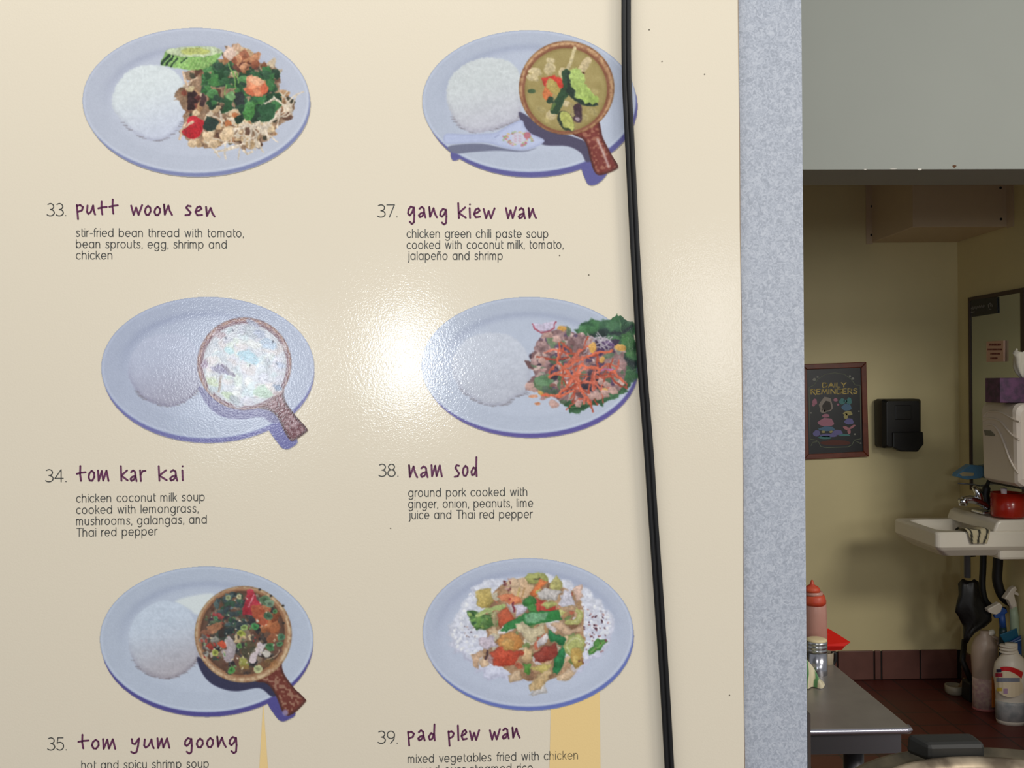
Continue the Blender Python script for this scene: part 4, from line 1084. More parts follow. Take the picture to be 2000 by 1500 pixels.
# ---- framed chalkboard print
YF = YB - .022
def onF(x, y): return onY(x, y, YF)
frame = empty('reminder_board', onY(1634, 895, YB - .001)); tag(frame, 'wood framed black reminder board hanging slightly crooked on the back wall', 'picture')
q = [(1565.5, 711.5), (1692.5, 707), (1697.5, 892), (1570, 898)]
wood = mat('cherry_wood', rgb(122, 58, 34), 0.4, noise=.3, nscale=25)
def inset(q, k):
    cx, cy = sum(p[0] for p in q) / 4, sum(p[1] for p in q) / 4
    return [(cx + (x - cx) * (1 - 2 * k / 128), cy + (y - cy) * (1 - 2 * k / 187)) for x, y in q]
qi = inset(q, 10.5)
for i in range(4):
    j = (i + 1) % 4
    bm = bmesh.new(); add_prism(bm, [onF(*q[i]), onF(*q[j]), onF(*qi[j]), onF(*qi[i])], (0, YB - .001 - YF, 0)); build('frame_rail', bm, wood, frame, bevel=.003)
bm = bmesh.new(); add_prism(bm, [onY(x, y, YB - .012) for x, y in inset(q, 8)], (0, .006, 0)); build('chalk_panel', bm, mat('chalk_panel', rgb(26, 28, 30), .35), frame)
def onC(x, y): return onY(1560 + x * .16, 680 + y * .16, YB - .0125)      # traced from the panel
gold = mat('gold_lettering', rgb(196, 172, 92), .5)
st = []
for t, x0, x1, y, h in (('DAILY', 290, 578, 478, 52), ('REMINDERS', 152, 712, 562, 60)):
    st += [(s, 13.0) for s in layout(t, CAPS, x0, x1, y, y - 8 * (x1 - x0) / 500, h)]
ribbon_mesh('lettering', st, 13.0, onC, gold, frame)
orn = mat('ornament_line', rgb(104, 112, 86), .5)
st = [[(125, 480), (140, 1110), (200, 1120), (240, 1140), (270, 1200), (330, 1215), (600, 1205), (650, 1180), (680, 1120), (760, 1105), (750, 455), (690, 450)], [(125, 480), (190, 450), (230, 380), (320, 320), (440, 300), (560, 320), (640, 380), (690, 450)], [(150, 1190), (170, 1150), (230, 1140)], [(690, 1130), (750, 1160)]]
ribbon_mesh('ornament_line', st, 7.0, onC, orn, frame)
def chalk_or_glare(c, polys, nm='drawing_or_reflection'):
    m_ = mat('chalk_or_glare', rgb(*c), .6)
    for p in polys: flat_poly(nm, [p], onC, m_, frame)
def B2(x, y, rx, ry, r=0, j=.12, s=1): return list(reversed(blob(x, y, rx, ry, r, j, s, 14)))
chalk_or_glare((150, 140, 130), [B2(335, 690, 84, 92), B2(300, 760, 40, 34)])
def onC2(x, y): return onY(1560 + x * .16, 680 + y * .16, YB - .0128)
flat_poly('drawing_or_reflection', [B2(345, 705, 56, 60)], onC2, mat('chalk_dark', rgb(62, 56, 50), .6), frame)
chalk_or_glare((176, 118, 136), [B2(330, 825, 46, 22), B2(335, 905, 100, 52), B2(195, 655, 30, 38), B2(180, 690, 18, 22), B2(450, 630, 26, 22), B2(480, 688, 16, 12)])
chalk_or_glare((84, 118, 146), [B2(345, 985, 102, 28), B2(585, 720, 62, 44)])
chalk_or_glare((112, 108, 160), [B2(220, 1040, 46, 40), B2(470, 1030, 70, 32), B2(615, 895, 58, 38), B2(360, 1065, 110, 22)])
chalk_or_glare((76, 132, 130), [B2(530, 650, 36, 38), B2(615, 645, 34, 42), B2(570, 645, 24, 16), B2(320, 1090, 80, 20), B2(560, 1060, 70, 14)])
chalk_or_glare((170, 160, 104), [B2(600, 795, 58, 28), B2(575, 830, 26, 36), B2(300, 1020, 22, 16), B2(395, 1020, 22, 16)])
chalk_or_glare((180, 120, 126), [B2(575, 975, 36, 20, .5), B2(655, 960, 44, 14, -.6), B2(615, 1010, 20, 40)])
chalk_or_glare((150, 150, 140), [B2(190, 382, 20, 18), B2(230, 352, 14, 10), B2(625, 340, 14, 10), B2(660, 372, 18, 14), B2(685, 1050, 12, 10), B2(150, 790, 10, 8), B2(735, 770, 10, 8), B2(755, 1160, 12, 8)])
chalk_or_glare((92, 46, 34), [B2(450, 1155, 190, 34, 0, .05)])  # reddish oval reflection on the panel, painted as a flat patch

# ---- black soap dispenser
disp = empty('wall_dispenser', onY(1766, 885, YB - .001)); tag(disp, 'black plastic wall dispenser beside the framed reminder board', 'dispenser')
blk = mat('black_plastic', rgb(22, 22, 22), .42)
y1 = YB - .115
def onD(x, y): return onY(x, y, y1)
x0, x1 = onD(1724.5, 800).x, onD(1803, 800).x
zt, zb = onD(1766, 779).z, onD(1766, 876).z
bm = bmesh.new()
loops = []
for yy, ins in ((YB - .001, .006), (YB - .03, 0.0), (y1 + .02, .002), (y1, .018)):
    loops.append([Vector((v.x, yy, v.y)) for v in rrect(x0 + ins, x1 - ins, zb + ins * .5, zt - ins * .6, 0, .012)])
add_loft(bm, loops); build('housing', bm, blk, disp, smooth=False, bevel=.002)
w = x1 - x0
bm = bmesh.new(); add_prism(bm, [(x0 + w * .22, y1 + .03, zb + .004), (x0 + w * .42, y1 + .03, zb - .014), (x1 - w * .16, y1 + .03, zb - .016), (x1 - w * .01, y1 + .03, zb + .02), (x1 - w * .02, y1 + .03, zb + .08), (x0 + w * .22, y1 + .03, zb + .08)], (0, -.04, 0)); build('push_cover', bm, blk, disp, bevel=.006)
bm = bmesh.new(); add_box(bm, (x0 + w * .3, y1 - .004, zt - .10), (x1 - w * .3, y1 + .004, zt - .03)); build('sight_panel', bm, mat('smoked_window', rgb(20, 20, 21), .4), disp, bevel=.003)

# ---- mirror on the right wall with a stuck sign and note
XM = XR - .012
def onM(x, y, d=0.0): return onX(x, y, XM - d)
yl, yr = onM(1896.5, 760).y, onM(1996, 760).y
zt_m, zb_m = onM(1896.5, 588).z, onM(1900, 952).z
mirror = empty('wall_mirror', (XR - .001, (yl + yr) / 2, zb_m)); tag(mirror, 'tall narrow mirror in a thin dark frame above the hand sink', 'mirror')
bm = bmesh.new(); add_box(bm, (XM, yr, zb_m), (XR - .001, yl, zt_m))
mm = mat('mirror_glass', rgb(190, 194, 182), .10, 0.85); build('glass', bm, mm, mirror)
fr_m = mat('dark_frame', rgb(72, 52, 44), .5)
for a, c in (((yl - .003, zb_m), (yl + .012, zt_m)), ((yr - .03, zb_m), (yr, zt_m)), ((yr - .03, zt_m - .001), (yl + .012, zt_m + .018)), ((yr - .03, zb_m - .012), (yl + .012, zb_m))):
    bm = bmesh.new(); add_box(bm, (XM - .006, a[0], a[1]), (XR - .001, c[0], c[1])); build('frame_rail', bm, fr_m, mirror, bevel=.002)
sign = empty('hand_wash_sign', onM(1922, 617, .002)); tag(sign, 'small black sign with pale lettering and a symbol on the upper corner of the mirror', 'sign')
bm = bmesh.new(); add_prism(bm, [onM(1896.5, 586, .006), onM(1947, 580, .006), onM(1948, 611, .006), onM(1898, 619, .006)], (.0045, 0, 0)); build('plate', bm, mat('sign_black', rgb(30, 33, 38), .45), sign)
pale = mat('sign_print', rgb(150, 150, 154), .5)
def onS(x, y): return onM(1820 + x * .16, 540 + y * .16, .0066)
ribbon_mesh('lettering', [([(482 + i * 13, 398 - i * 2.4 + (i % 3) * 5), (489 + i * 13, 380 - i * 2.4 - (i % 2) * 9)], 6.0) for i in range(13)] + [([(480, 440), (520, 430)], 9.0)], 6.0, onS, pale, sign)
ribbon_mesh('symbol', [([(695, 380), (690, 345), (712, 325), (735, 345), (740, 365)], 12.0), ([(700, 395), (725, 405)], 7.0), ([(715, 345), (722, 370)], 9.0)], 9.0, onS, pale, sign)
note = empty('paper_note', onM(1940, 706, .004)); tag(note, 'small pinkish paper note with reddish lines of writing stuck on the mirror', 'note')
bm = bmesh.new(); add_prism(bm, [onM(1926.5, 667, .012), onM(1959.5, 665, .012), onM(1959.5, 706, .012), onM(1926.5, 707, .012)], (.0105, 0, 0)); build('paper', bm, mat('pink_paper', rgb(226, 184, 160), .7), note)
red_ink = mat('red_ink', rgb(146, 66, 56), .6)
def onN(x, y): return onM(1820 + x * .16, 540 + y * .16, .0126)
rnd = random.Random(8); st = []
for (xa, xb, y, h) in ((700, 845, 832, 34), (682, 852, 890, 24), (715, 822, 944, 26), (715, 805, 998, 26)):
    x = xa
    while x < xb:
        ww = rnd.uniform(9, 15)
        st.append(([(x, y + h * .4), (x + ww * .2, y - h * .4), (x + ww * .6, y + h * .3), (x + ww * .8, y - h * .3)], 5.5)); x += ww * 1.25
ribbon_mesh('handwriting', st, 5.5, onN, red_ink, note)

# ---- white paper towel dispenser, tissue box on it
xf = 2.06
yA, yB_ = onX(1914, 860, xf).y, onX(1984, 860, xf).y
zT, zBm = onX(1914, 790, xf).z + .012, onX(1914, 937, xf).z
tow = empty('towel_dispenser', (XR - .001, (yA + yB_) / 2, zBm)); tag(tow, 'white moulded paper towel dispenser with wavy ridges on the right wall', 'dispenser')
white_p = mat('white_plastic', rgb(226, 214, 200), .35)
def prof(y, ins):   # outline in x,z
    pts = []
    r = .035
    a = (XR - .001, zBm + ins); 
    pts.append(Vector((XR - .001, y, zBm + ins)))
    pts.append(Vector((xf + .03 + ins, y, zBm - .004 + ins)))
    pts.append(Vector((xf + .006 + ins, y, zBm + .012 + ins)))
    for i in range(7):
        an = math.radians(180 - 90 * i / 6)
        pts.append(Vector((xf + ins + r + r * math.cos(an), y, zT - ins - r + r * math.sin(an))))
    pts.append(Vector((XR - .001, y, zT - ins)))
    return pts
bm = bmesh.new()
add_loft(bm, [prof(yA, .02), prof(yA - .008, .006), prof(yA - .022, 0), prof(yB_ + .022, 0), prof(yB_ + .008, .006), prof(yB_, .02)])
build('housing', bm, white_p, tow, bevel=.004)
def onT(x, y): 
    p = onX(1880 + x * .1866, 740 + y * .1866, xf - .0005); return p
for k, pl in enumerate(([(218, 395), (260, 350), (330, 338), (420, 358), (500, 405), (560, 440), (600, 452)], [(215, 440), (260, 415), (330, 418), (400, 450), (460, 520), (520, 590), (590, 640)], [(240, 490), (290, 478), (340, 500), (390, 570), (440, 690), (490, 830), (540, 930), (580, 985)])):
    bm = bmesh.new(); add_tube(bm, smooth_path([onT(x, y) for x, y in pl], 6), .0042, 8); build('ridge', bm, white_p, tow, smooth=True)
bm = bmesh.new(); add_prism(bm, [onT(x, y) for x, y in ((222, 535), (290, 540), (335, 585), (330, 600), (235, 590))], (.004, 0, 0)); build('badge', bm, mat('badge', rgb(120, 118, 104), .4), tow)
bm = bmesh.new(); add_box(bm, (xf + .03, yB_ + .02, zBm - .012), (XR - .03, yA - .02, zBm + .004)); build('paper_slot', bm, mat('slot_dark', rgb(24, 20, 18), .7), tow)
bm = bmesh.new(); add_lathe(bm, (xf + .07, yB_ + .002, zBm + .13), [(.018, 0), (.018, .006), (.012, .009)], 16, (0, -1, 0)); build('lock', bm, screw_m, tow)

tb = empty('tissue_box', (xf + .1, (yA + yB_) / 2, zT + .001)); tag(tb, 'purple patterned tissue box standing on the white towel dispenser', 'box')
pur = mat('purple_card', rgb(96, 52, 92), .5, color2=rgb(62, 36, 66), nscale=40)
yt0 = yB_ + .01
xt0 = onY(1953, 755, yt0).x
zt1 = onY(1953, 738, yt0).z
bm = bmesh.new(); add_box(bm, (xt0, yt0, zT + .001), (xt0 + .16, yt0 + .11, zt1)); build('carton', bm, pur, tb, bevel=.002)
bm = bmesh.new()
loops = []
for k, (cx, cy, hw) in enumerate(((1998, 739, 4), (1994, 728, 9), (1992, 716, 12), (1993, 705, 14), (1994, 696, 15), (1992, 690, 15), (1996, 684, 11))):
    c = onY(cx, cy, yt0 + .055); w_ = hw / FOC * (yt0 + .055)
    loops.append([c + Vector((w_ * (1 + .22 * math.sin(3 * a + k * .6)) * math.cos(a), w_ * .8 * (1 + .3 * math.sin(5 * a)) * math.sin(a), .008 * math.cos(2 * a + 1) * (k > 2))) for a in [i * 2 * math.pi / 24 for i in range(24)]])
add_loft(bm, loops, True, False); build('tissue', bm, mat('tissue_paper', rgb(226, 220, 204), .9), tb, smooth=True)

# ---- hand sink
ZS = 0.85
ps = onZ(1829, 1040, ZS); xs_, yn = ps.x, ps.y
yf_ = onZ(1741, 1012, ZS).y
zbk = onX(1829, 1076, xs_).z
sink = empty('hand_sink', (XR - .001, (yn + yf_) / 2, zbk)); tag(sink, 'white ceramic hand sink fixed to the right wall of the kitchen', 'sink')
cer = mat('white_ceramic', rgb(232, 224, 208), .18, spec=.5)
bm = bmesh.new()
def L_(x0, x1, y0, y1, z, r): return rrect(x0, x1, y0, y1, z, r, 5)
xw = XR - .001
add_loft(bm, [L_(xs_ + .05, xw, yn + .05, yf_ - .05, zbk - .03, .03), L_(xs_ + .012, xw, yn + .012, yf_ - .012, zbk, .02), L_(xs_, xw, yn, yf_, zbk + .014, .02),
              L_(xs_, xw, yn, yf_, ZS - .008, .02), L_(xs_ + .006, xw - .004, yn + .006, yf_ - .006, ZS, .018),
              L_(xs_ + .035, xw - .18, yn + .05, yf_ - .05, ZS, .05), L_(xs_ + .05, xw - .195, yn + .062, yf_ - .062, ZS - .02, .05), L_(xs_ + .08, xw - .215, yn + .09, yf_ - .09, ZS - .085, .05)])
build('basin', bm, cer, sink, smooth=False, bevel=.004, segs=3)
bm = bmesh.new()
xl_ = onY(1856, 1000, yf_ - .02).x
add_prism(bm, [(xl_ - .012, yf_ - .004, ZS - .004), (xl_ + .004, yf_ - .004, ZS + .038), (xl_ + .02, yf_ - .004, ZS + .046), (xw, yf_ - .004, ZS + .049), (xw, yf_ - .004, ZS - .004)], (0, -(yf_ - yn) + .008, 0))
build('back_ledge', bm, cer, sink, bevel=.01, segs=3)
bm = bmesh.new(); add_box(bm, (xs_ + .27, yn + .02, zbk - .045), (xw, yn + .14, zbk + .005)); build('wall_bracket', bm, cer, sink, bevel=.012)
YD = yf_ - .055
pd = onY(1889, 1083, YD); xd_ = pd.x
bm = bmesh.new(); add_lathe(bm, (xd_, YD, zbk - .015), [(.034, 0), (.03, -.03), (.018, -.036)], 20); build('drain_cup', bm, cer, sink, smooth=True)
chrome = mat('chrome', rgb(210, 212, 218), .14, 1.0)
dull = mat('dull_steel', rgb(128, 130, 138), .35, .35)
bm = bmesh.new(); add_lathe(bm, (xd_, YD, zbk - .05), [(.026, 0), (.026, -.012), (.014, -.014), (.014, onY(1890, 1134, YD).z + .014 - zbk + .05)], 18); build('tailpiece', bm, dull, sink, smooth=True)
blkr = mat('black_rubber', rgb(16, 16, 17), .55)
bm = bmesh.new(); add_tube(bm, [(xd_, YD, zbk - .09), (xd_ + .02, YD, zbk - .088), (xd_ + .036, YD, zbk - .087)], .006, 10); build('stop_arm', bm, blkr, sink, smooth=True)

# faucet
YFc = yn + .18
def onK(x, y): return onY(x, y, YFc)
fau = empty('sink_faucet', onK(1932, 1000)); tag(fau, 'chrome faucet with short spout and lever handles on the sink ledge', 'faucet')
bm = bmesh.new(); pb = onK(1926, 997); add_box(bm, (pb.x - .04, YFc - .05, ZS + .0505), (pb.x + .03, YFc + .05, ZS + .062)); build('base_plate', bm, chrome, fau, bevel=.006)
bm = bmesh.new(); add_tube(bm, smooth_path([onK(1932, 990), onK(1916, 981), (onK(1896, 975)), onK(1880, 977)], 5), [.017] * 6 + [.017] * 5 + [.0165] * 5, 16); build('spout', bm, chrome, fau, smooth=True)
bm = bmesh.new(); p = onK(1881, 978); add_lathe(bm, p + Vector((0, 0, .008)), [(.019, 0), (.02, -.01), (.017, -.028), (.013, -.03)], 16); build('aerator', bm, chrome, fau, smooth=True)
bm = bmesh.new(); add_tube(bm, [onK(1921, 988), onK(1912, 966), onK(1902, 950)], [.014, .016, .010], 14); build('lever', bm, chrome, fau, smooth=True)
bm = bmesh.new(); add_tube(bm, smooth_path([onK(1932, 992), onK(1925, 972), onK(1927, 952), onK(1932, 938)], 5), [.018] * 6 + [.016] * 5 + [.008] * 5, 14); tag(build('lever', bm, blkr, fau, smooth=True), 'black lever')
bm = bmesh.new(); add_tube(bm, [onK(1921, 993), onK(1929, 986)], .008, 10); build('valve_stem', bm, chrome, fau, smooth=True)
bm = bmesh.new(); add_tube(bm, [onK(1933, 995), onK(1933, 988)], .009, 10); build('valve_stem', bm, chrome, fau, smooth=True)

# blue soap tray on a thin arm
YT = yl - .10
def onU(x, y): return onY(x, y, YT)
tray = empty('soap_tray', onU(1898, 936)); tag(tray, 'light blue plastic soap tray with a pale patch above the faucet', 'soap tray')
blue = mat('blue_plastic', rgb(104, 160, 204), .4)
bm = bmesh.new(); add_prism(bm, [onU(1868, 931), onU(1872, 924), onU(1896, 908), onU(1919, 910), onU(1925, 924), onU(1917, 934), onU(1890, 937)], (0, .05, 0)); build('tray', bm, blue, tray, bevel=.004)
bm = bmesh.new(); add_prism(bm, [onY(x, y, YT - .001) for x, y in ((1874, 925), (1881, 922), (1903, 923.5), (1901, 929.5), (1879, 930))], (0, .004, 0)); build('pale_patch', bm, mat('pale_patch', rgb(214, 200, 158), .7), tray)
bm = bmesh.new(); add_tube(bm, [onU(1920, 926) + Vector((0, .03, 0)), Vector((XR - .014, YT + .03, onU(1920, 926).z - .005))], .008, 10); build('arm', bm, blue, tray, smooth=True)
rod = empty('thin_rod', onU(1872, 945)); tag(rod, 'thin grey brush rod reaching out below the blue soap tray', 'rod')
bm = bmesh.new(); add_tube(bm, [onY(1871, 944, YT + .02), onY(1900, 946, YT + .02), Vector((XR - .014, YT + .02, onY(1900, 946, YT + .02).z - .008))], .0035, 8); build('shaft', bm, dull, rod, smooth=True)

# red translucent tub on the ledge
YRt = yn + .072
pr = onY(1976, 1004, YRt)
tub = empty('red_tub', (pr.x, YRt, ZS + .050)); tag(tub, 'translucent red plastic tub standing on the near end of the sink ledge', 'tub')
redp = mat('red_translucent', rgb(224, 56, 36), .2, trans=.55)
x0 = onY(1938, 990, YRt).x
rz = onY(1950, 962, YRt).z
rt = .065
bm = bmesh.new(); add_lathe(bm, (x0 + rt, YRt, ZS + .051), [(rt * .92, 0), (rt, .008), (rt, rz - ZS - .051), (rt - .004, rz - ZS - .051), (rt - .004, .012)], 28); build('wall', bm, redp, tub, smooth=True)
bm = bmesh.new(); add_lathe(bm, (x0 + rt, YRt, ZS + .064), [(rt - .006, 0), (rt - .006, .03), (rt * .3, .036)], 24); build('contents', bm, mat('orange_red', rgb(196, 70, 34), .6), tub, smooth=True)
brush = empty('pale_brush', onY(1953, 995, YRt - rt * .5)); tag(brush, 'pale plastic brush handle standing inside the red tub', 'brush')
bm = bmesh.new(); add_tube(bm, [(x0 + rt * .62, YRt - .02, ZS + .105), (x0 + rt * .5, YRt - .03, rz + .02)], [.008, .012], 12); build('handle', bm, mat('pale_plastic', rgb(226, 206, 210), .4), brush, smooth=True)

# cream cloth with dark stripes over the near rim
cl_m = attr_mat('striped_cloth', .9)
ca, cb = onY(1882, 1040, yn).x, onY(1936, 1040, yn).x
nu, nv = 26, 22
V, F, Cc = [], [], []
path = [(.092, -.034), (.07, -.008), (.05, .004), (.02, .006), (-.004, .005), (-.010, -.006), (-.0105, -.03), (-.011, -.05)]
for i in range(nu):
    u = i / (nu - 1)
    for j in range(nv):
        t = j / (nv - 1) * (len(path) - 1); k = min(int(t), len(path) - 2); f_ = t - k
        py_ = path[k][0] * (1 - f_) + path[k + 1][0] * f_; pz = path[k][1] * (1 - f_) + path[k + 1][1] * f_
        nar = 1 - .45 * (j / (nv - 1)) ** 2
        x = ca + (cb - ca) * (.5 + (u - .5) * nar)
        V.append((x, yn + py_ - .004 * abs(math.sin(u * 9)) * (py_ < 0), ZS + .005 + pz + .004 * math.sin(u * 9 + 1) * (py_ >= 0)))
        s = math.sin(u * 17 + .9 * math.sin(j * .35))
        base = (196, 184, 150) if s < .62 else (58, 56, 46)
        Cc.append(rgb(*base))
for i in range(nu - 1):
    for j in range(nv - 1):
        F.append((i * nv + j, i * nv + j + 1, (i + 1) * nv + j + 1, (i + 1) * nv + j))
me = bpy.data.meshes.new('dish_cloth'); me.from_pydata(V, [], F)
at = me.attributes.new('Col', 'FLOAT_COLOR', 'POINT'); at.data.foreach_set('color', [c for q_ in Cc for c in q_])
cloth = link_mesh('dish_cloth', me, cl_m, None, True)
md = cloth.modifiers.new('thick', 'SOLIDIFY'); md.thickness = .002; md.offset = 0
tag(cloth, 'cream dish cloth with dark curved stripes hanging over the near rim of the sink', 'cloth')

# ---- dark things below the sink
for (x0_, x1_, yb_, lab) in ((1915, 1927, 1180, 'thinner black drain hose hanging below the sink, just right of the drain pipe'), (1941, 1959, 1165, 'thicker black drain hose hanging below the sink, nearest the right edge')):
    Yh = yf_ - .018 if x0_ < 1930 else yf_ - .075
    bm = bmesh.new(); a, c = onY((x0_ + x1_) / 2, 1066, Yh), onY((x0_ + x1_) / 2 - 2, yb_ + 110, Yh)
    a.z = zbk - .05
    r = (onY(x1_, 1100, Yh).x - onY(x0_, 1100, Yh).x) / 2
    c = onY((x0_ + x1_) / 2 - 2, yb_ - 30, Yh); e_ = onY((x0_ + x1_) / 2, yb_, Yh)
    add_tube(bm, smooth_path([a, (a + c) / 2, c, Vector((min(e_.x + .02, XR - .03), Yh, e_.z)), Vector((XR - .001, Yh, e_.z - .03))], 5), r, 14)
    o = build('drain_hose', bm, blkr, smooth=True); tag(o, lab, 'hose', 'black hoses under the sink')
apron = empty('black_bag', onY(1900, 1130, YD)); tag(apron, 'black plastic bag tied around the drain pipe under the sink', 'bag')
bm = bmesh.new()
outl = [(1890, 1135, 15, .02), (1891, 1139, 19, .026), (1892, 1160, 20, .028), (1892, 1178, 25, .03), (1899, 1191, 32, .03), (1907, 1201, 32, .03), (1909, 1211, 30, .028), (1904, 1221, 22, .024), (1894, 1231, 13, .02), (1889, 1242, 8, .015), (1887, 1252, 5, .01)]
loops = []
for k, (cx, cy, hw, dp) in enumerate(outl):
    c = onY(cx, cy, YD); w_ = hw / FOC * YD
    loops.append([c + Vector((w_ * (1 + .12 * math.sin(3 * a + k)) * math.cos(a), dp * math.sin(a) * (1 + .15 * math.sin(5 * a + k)), .008 * math.sin(4 * a + k))) for a in [i * 2 * math.pi / 28 for i in range(28)]])
add_loft(bm, loops); build('sack', bm, mat('black_bag', rgb(17, 17, 17), .45), apron, smooth=True)
mop = empty('floor_brush', onZ(1908, 1376, 0)); tag(mop, 'dark handled brush leaning under the sink beside the clear jug', 'brush')
pm = onZ(1904, 1372, 0.0)
bm = bmesh.new(); add_prism(bm, [onY(1893, 1335, pm.y), onY(1918, 1330, pm.y), onY(1918, 1374, pm.y), onY(1893, 1372, pm.y)], (0, .07, 0)); build('bristle_block', bm, blkr, mop, bevel=.006)
bm = bmesh.new(); add_tube(bm, [onY(1900, 1338, pm.y + .03), onY(1880, 1290, pm.y + .06), onY(1884, 1250, pm.y + .1)], .013, 12); build('handle', bm, blkr, mop, smooth=True)
cupz = onZ(1872, 1361, 0.0)
cup = empty('floor_tin', cupz); tag(cup, 'small pale round tin lying on the floor under the sink', 'tin')
bm = bmesh.new(); rc = 17 / FOC * cupz.y; hc = onY(1872, 1343, cupz.y).z
add_lathe(bm, (cupz.x, cupz.y + rc, .001), [(rc * .85, 0), (rc, .01), (rc * 1.05, hc * .95), (rc * .9, hc), (rc * .85, hc * .7)], 24); build('shell', bm, mat('pale_tin', rgb(150, 140, 120), .5, .2), cup, smooth=True)
bm = bmesh.new(); add_tube(bm, [onY(1878, 1345, cupz.y + rc), onY(1886, 1325, cupz.y + rc)], [.016, .01], 10); build('stub', bm, mat('tan_stub', rgb(130, 100, 70), .6), cup, smooth=True)

# ---- cleaning bottles on the floor
def at_floor(x, y): return onZ(x, y, 0.0)
def lathe_px(bm, ctr, Y, prof_px, sx=1.0, n=28, dx=0.0, sy=1.0):
    """prof_px: (half width px, picture y) -> solid of revolution standing at Y"""
    loops = []
    for hw, py in prof_px:
        c = onY(ctr, py, Y); r = hw / FOC * Y
        loops.append([Vector((c.x + r * math.cos(a), Y + r * sy * math.sin(a), c.z)) for a in [i * 2 * math.pi / n for i in range(n)]])
    add_loft(bm, loops)
jug_m = mat('milky_plastic', rgb(214, 190, 170), .35, trans=.35)
Yj = at_floor(1928, 1384).y
jug = empty('clear_jug', Vector((onY(1926, 1385, Yj).x, Yj, 0))); tag(jug, 'milky plastic jug with an orange edged label on the floor under the sink', 'jug')
bm = bmesh.new(); lathe_px(bm, 1923, Yj, [(21, 1385), (22.5, 1378), (22.5, 1330), (24, 1310), (25.5, 1284), (24.5, 1262), (18, 1246), (9, 1238), (9, 1232)], sy=.8); build('body', bm, jug_m, jug, smooth=True)
bm = bmesh.new(); lathe_px(bm, 1923, Yj, [(23.0, 1380), (23.1, 1340), (23.3, 1322)], sy=.82); build('label', bm, mat('cream_label', rgb(216, 190, 174), .5, color2=rgb(190, 150, 150), nscale=60), jug, smooth=True)
bm = bmesh.new(); p0 = onY(1941, 1350, Yj - .05); add_prism(bm, [onY(1938, 1322, Yj - .052), onY(1949, 1320, Yj - .046), onY(1949, 1381, Yj - .046), onY(1938, 1382, Yj - .052)], (0, .004, 0)); build('label_band', bm, mat('orange_band', rgb(226, 130, 40), .5), jug)
bm = bmesh.new(); add_tube(bm, [onY(1926, 1240, Yj), onY(1941, 1234, Yj)], [.013, .013], 14); build('cap', bm, mat('white_cap', rgb(230, 222, 206), .45), jug, smooth=True)
bm = bmesh.new(); add_tube(bm, smooth_path([onY(1930, 1243, Yj), onY(1946, 1247, Yj), onY(1950, 1255, Yj), onY(1943, 1264, Yj)], 5), .010, 10); build('grip', bm, jug_m, jug, smooth=True)
bm = bmesh.new(); lathe_px(bm, 1923, Yj, [(22.0, 1386), (23.2, 1380)], sy=.84); build('base_ring', bm, mat('pink_base', rgb(170, 96, 92), .5), jug, smooth=True)

Ys = at_floor(1978, 1411).y
spray = empty('spray_bottle', Vector((onY(1975, 1410, Ys).x, Ys, 0))); tag(spray, 'white cleaner bottle with a red topped label standing nearest under the sink', 'bottle')
wp = mat('white_bottle', rgb(226, 216, 200), .35)
bm = bmesh.new(); lathe_px(bm, 1975, Ys, [(27, 1411), (29, 1404), (29, 1365), (31, 1340), (34, 1318), (31, 1296), (23, 1284), (15, 1276), (12, 1268), (12, 1256)], sy=.75); build('body', bm, wp, spray, smooth=True)
bm = bmesh.new()
for py in (1259, 1265, 1271): lathe_px(bm, 1969, Ys, [(15, py), (17, py + 2), (15, py + 4)], sy=.8)
build('neck_rings', bm, wp, spray, smooth=True)
def onL(x, y, d=.0):
    hw = 33.0; k = min(1, abs((x - 1975) / hw)); return onY(x, y, Ys - .062 * math.sqrt(max(0, 1 - k * k)) * 1.0 - .004 + d)
def label_poly(nm, pts, c, d):
    flat_poly(nm, [list(reversed(p)) for p in pts], lambda x, y: onL(x, y, -d), mat(nm + '_ink', rgb(*c), .45), spray)
def strip(xa, xb, f0, f1, n=8):
    out = []
    for i in range(n):
        a, c = xa + (xb - xa) * i / n, xa + (xb - xa) * (i + 1) / n
        out.append([(a, f1(a)), (c, f1(c)), (c, f0(c)), (a, f0(a))])
    return out
label_poly('label', strip(1944, 2006, lambda x: 1312 + .012 * (x - 1975) ** 2 - 8, lambda x: 1362 - .016 * (x - 1975) ** 2), (232, 214, 182), .001)
label_poly('red_band', strip(1954, 2004, lambda x: 1302 + .010 * (x - 1965) ** 2, lambda x: 1310 + .014 * (x - 1962) ** 2), (206, 26, 34), .002)
label_poly('grey_band', strip(1946, 1992, lambda x: 1324, lambda x: 1332), (128, 132, 146), .002)
label_poly('red_patch', strip(1944, 1958, lambda x: 1315, lambda x: 1322, 3), (176, 44, 66), .003)
label_poly('navy_patch', strip(1946, 1956, lambda x: 1307, lambda x: 1313, 3), (46, 44, 76), .003)
label_poly('mauve_patch', strip(1960, 1968, lambda x: 1345, lambda x: 1355, 2), (176, 140, 170), .002)
label_poly('yellow_patch', strip(1947, 1957, lambda x: 1343, lambda x: 1350, 2), (214, 184, 70), .002)
bm = bmesh.new(); lathe_px(bm, 1975, Ys, [(29.5, 1403), (29.7, 1372), (29.5, 1366)], sy=.77); build('lower_label', bm, mat('grey_label', rgb(190, 188, 186), .4, color2=rgb(150, 154, 156), nscale=30), spray, smooth=True)

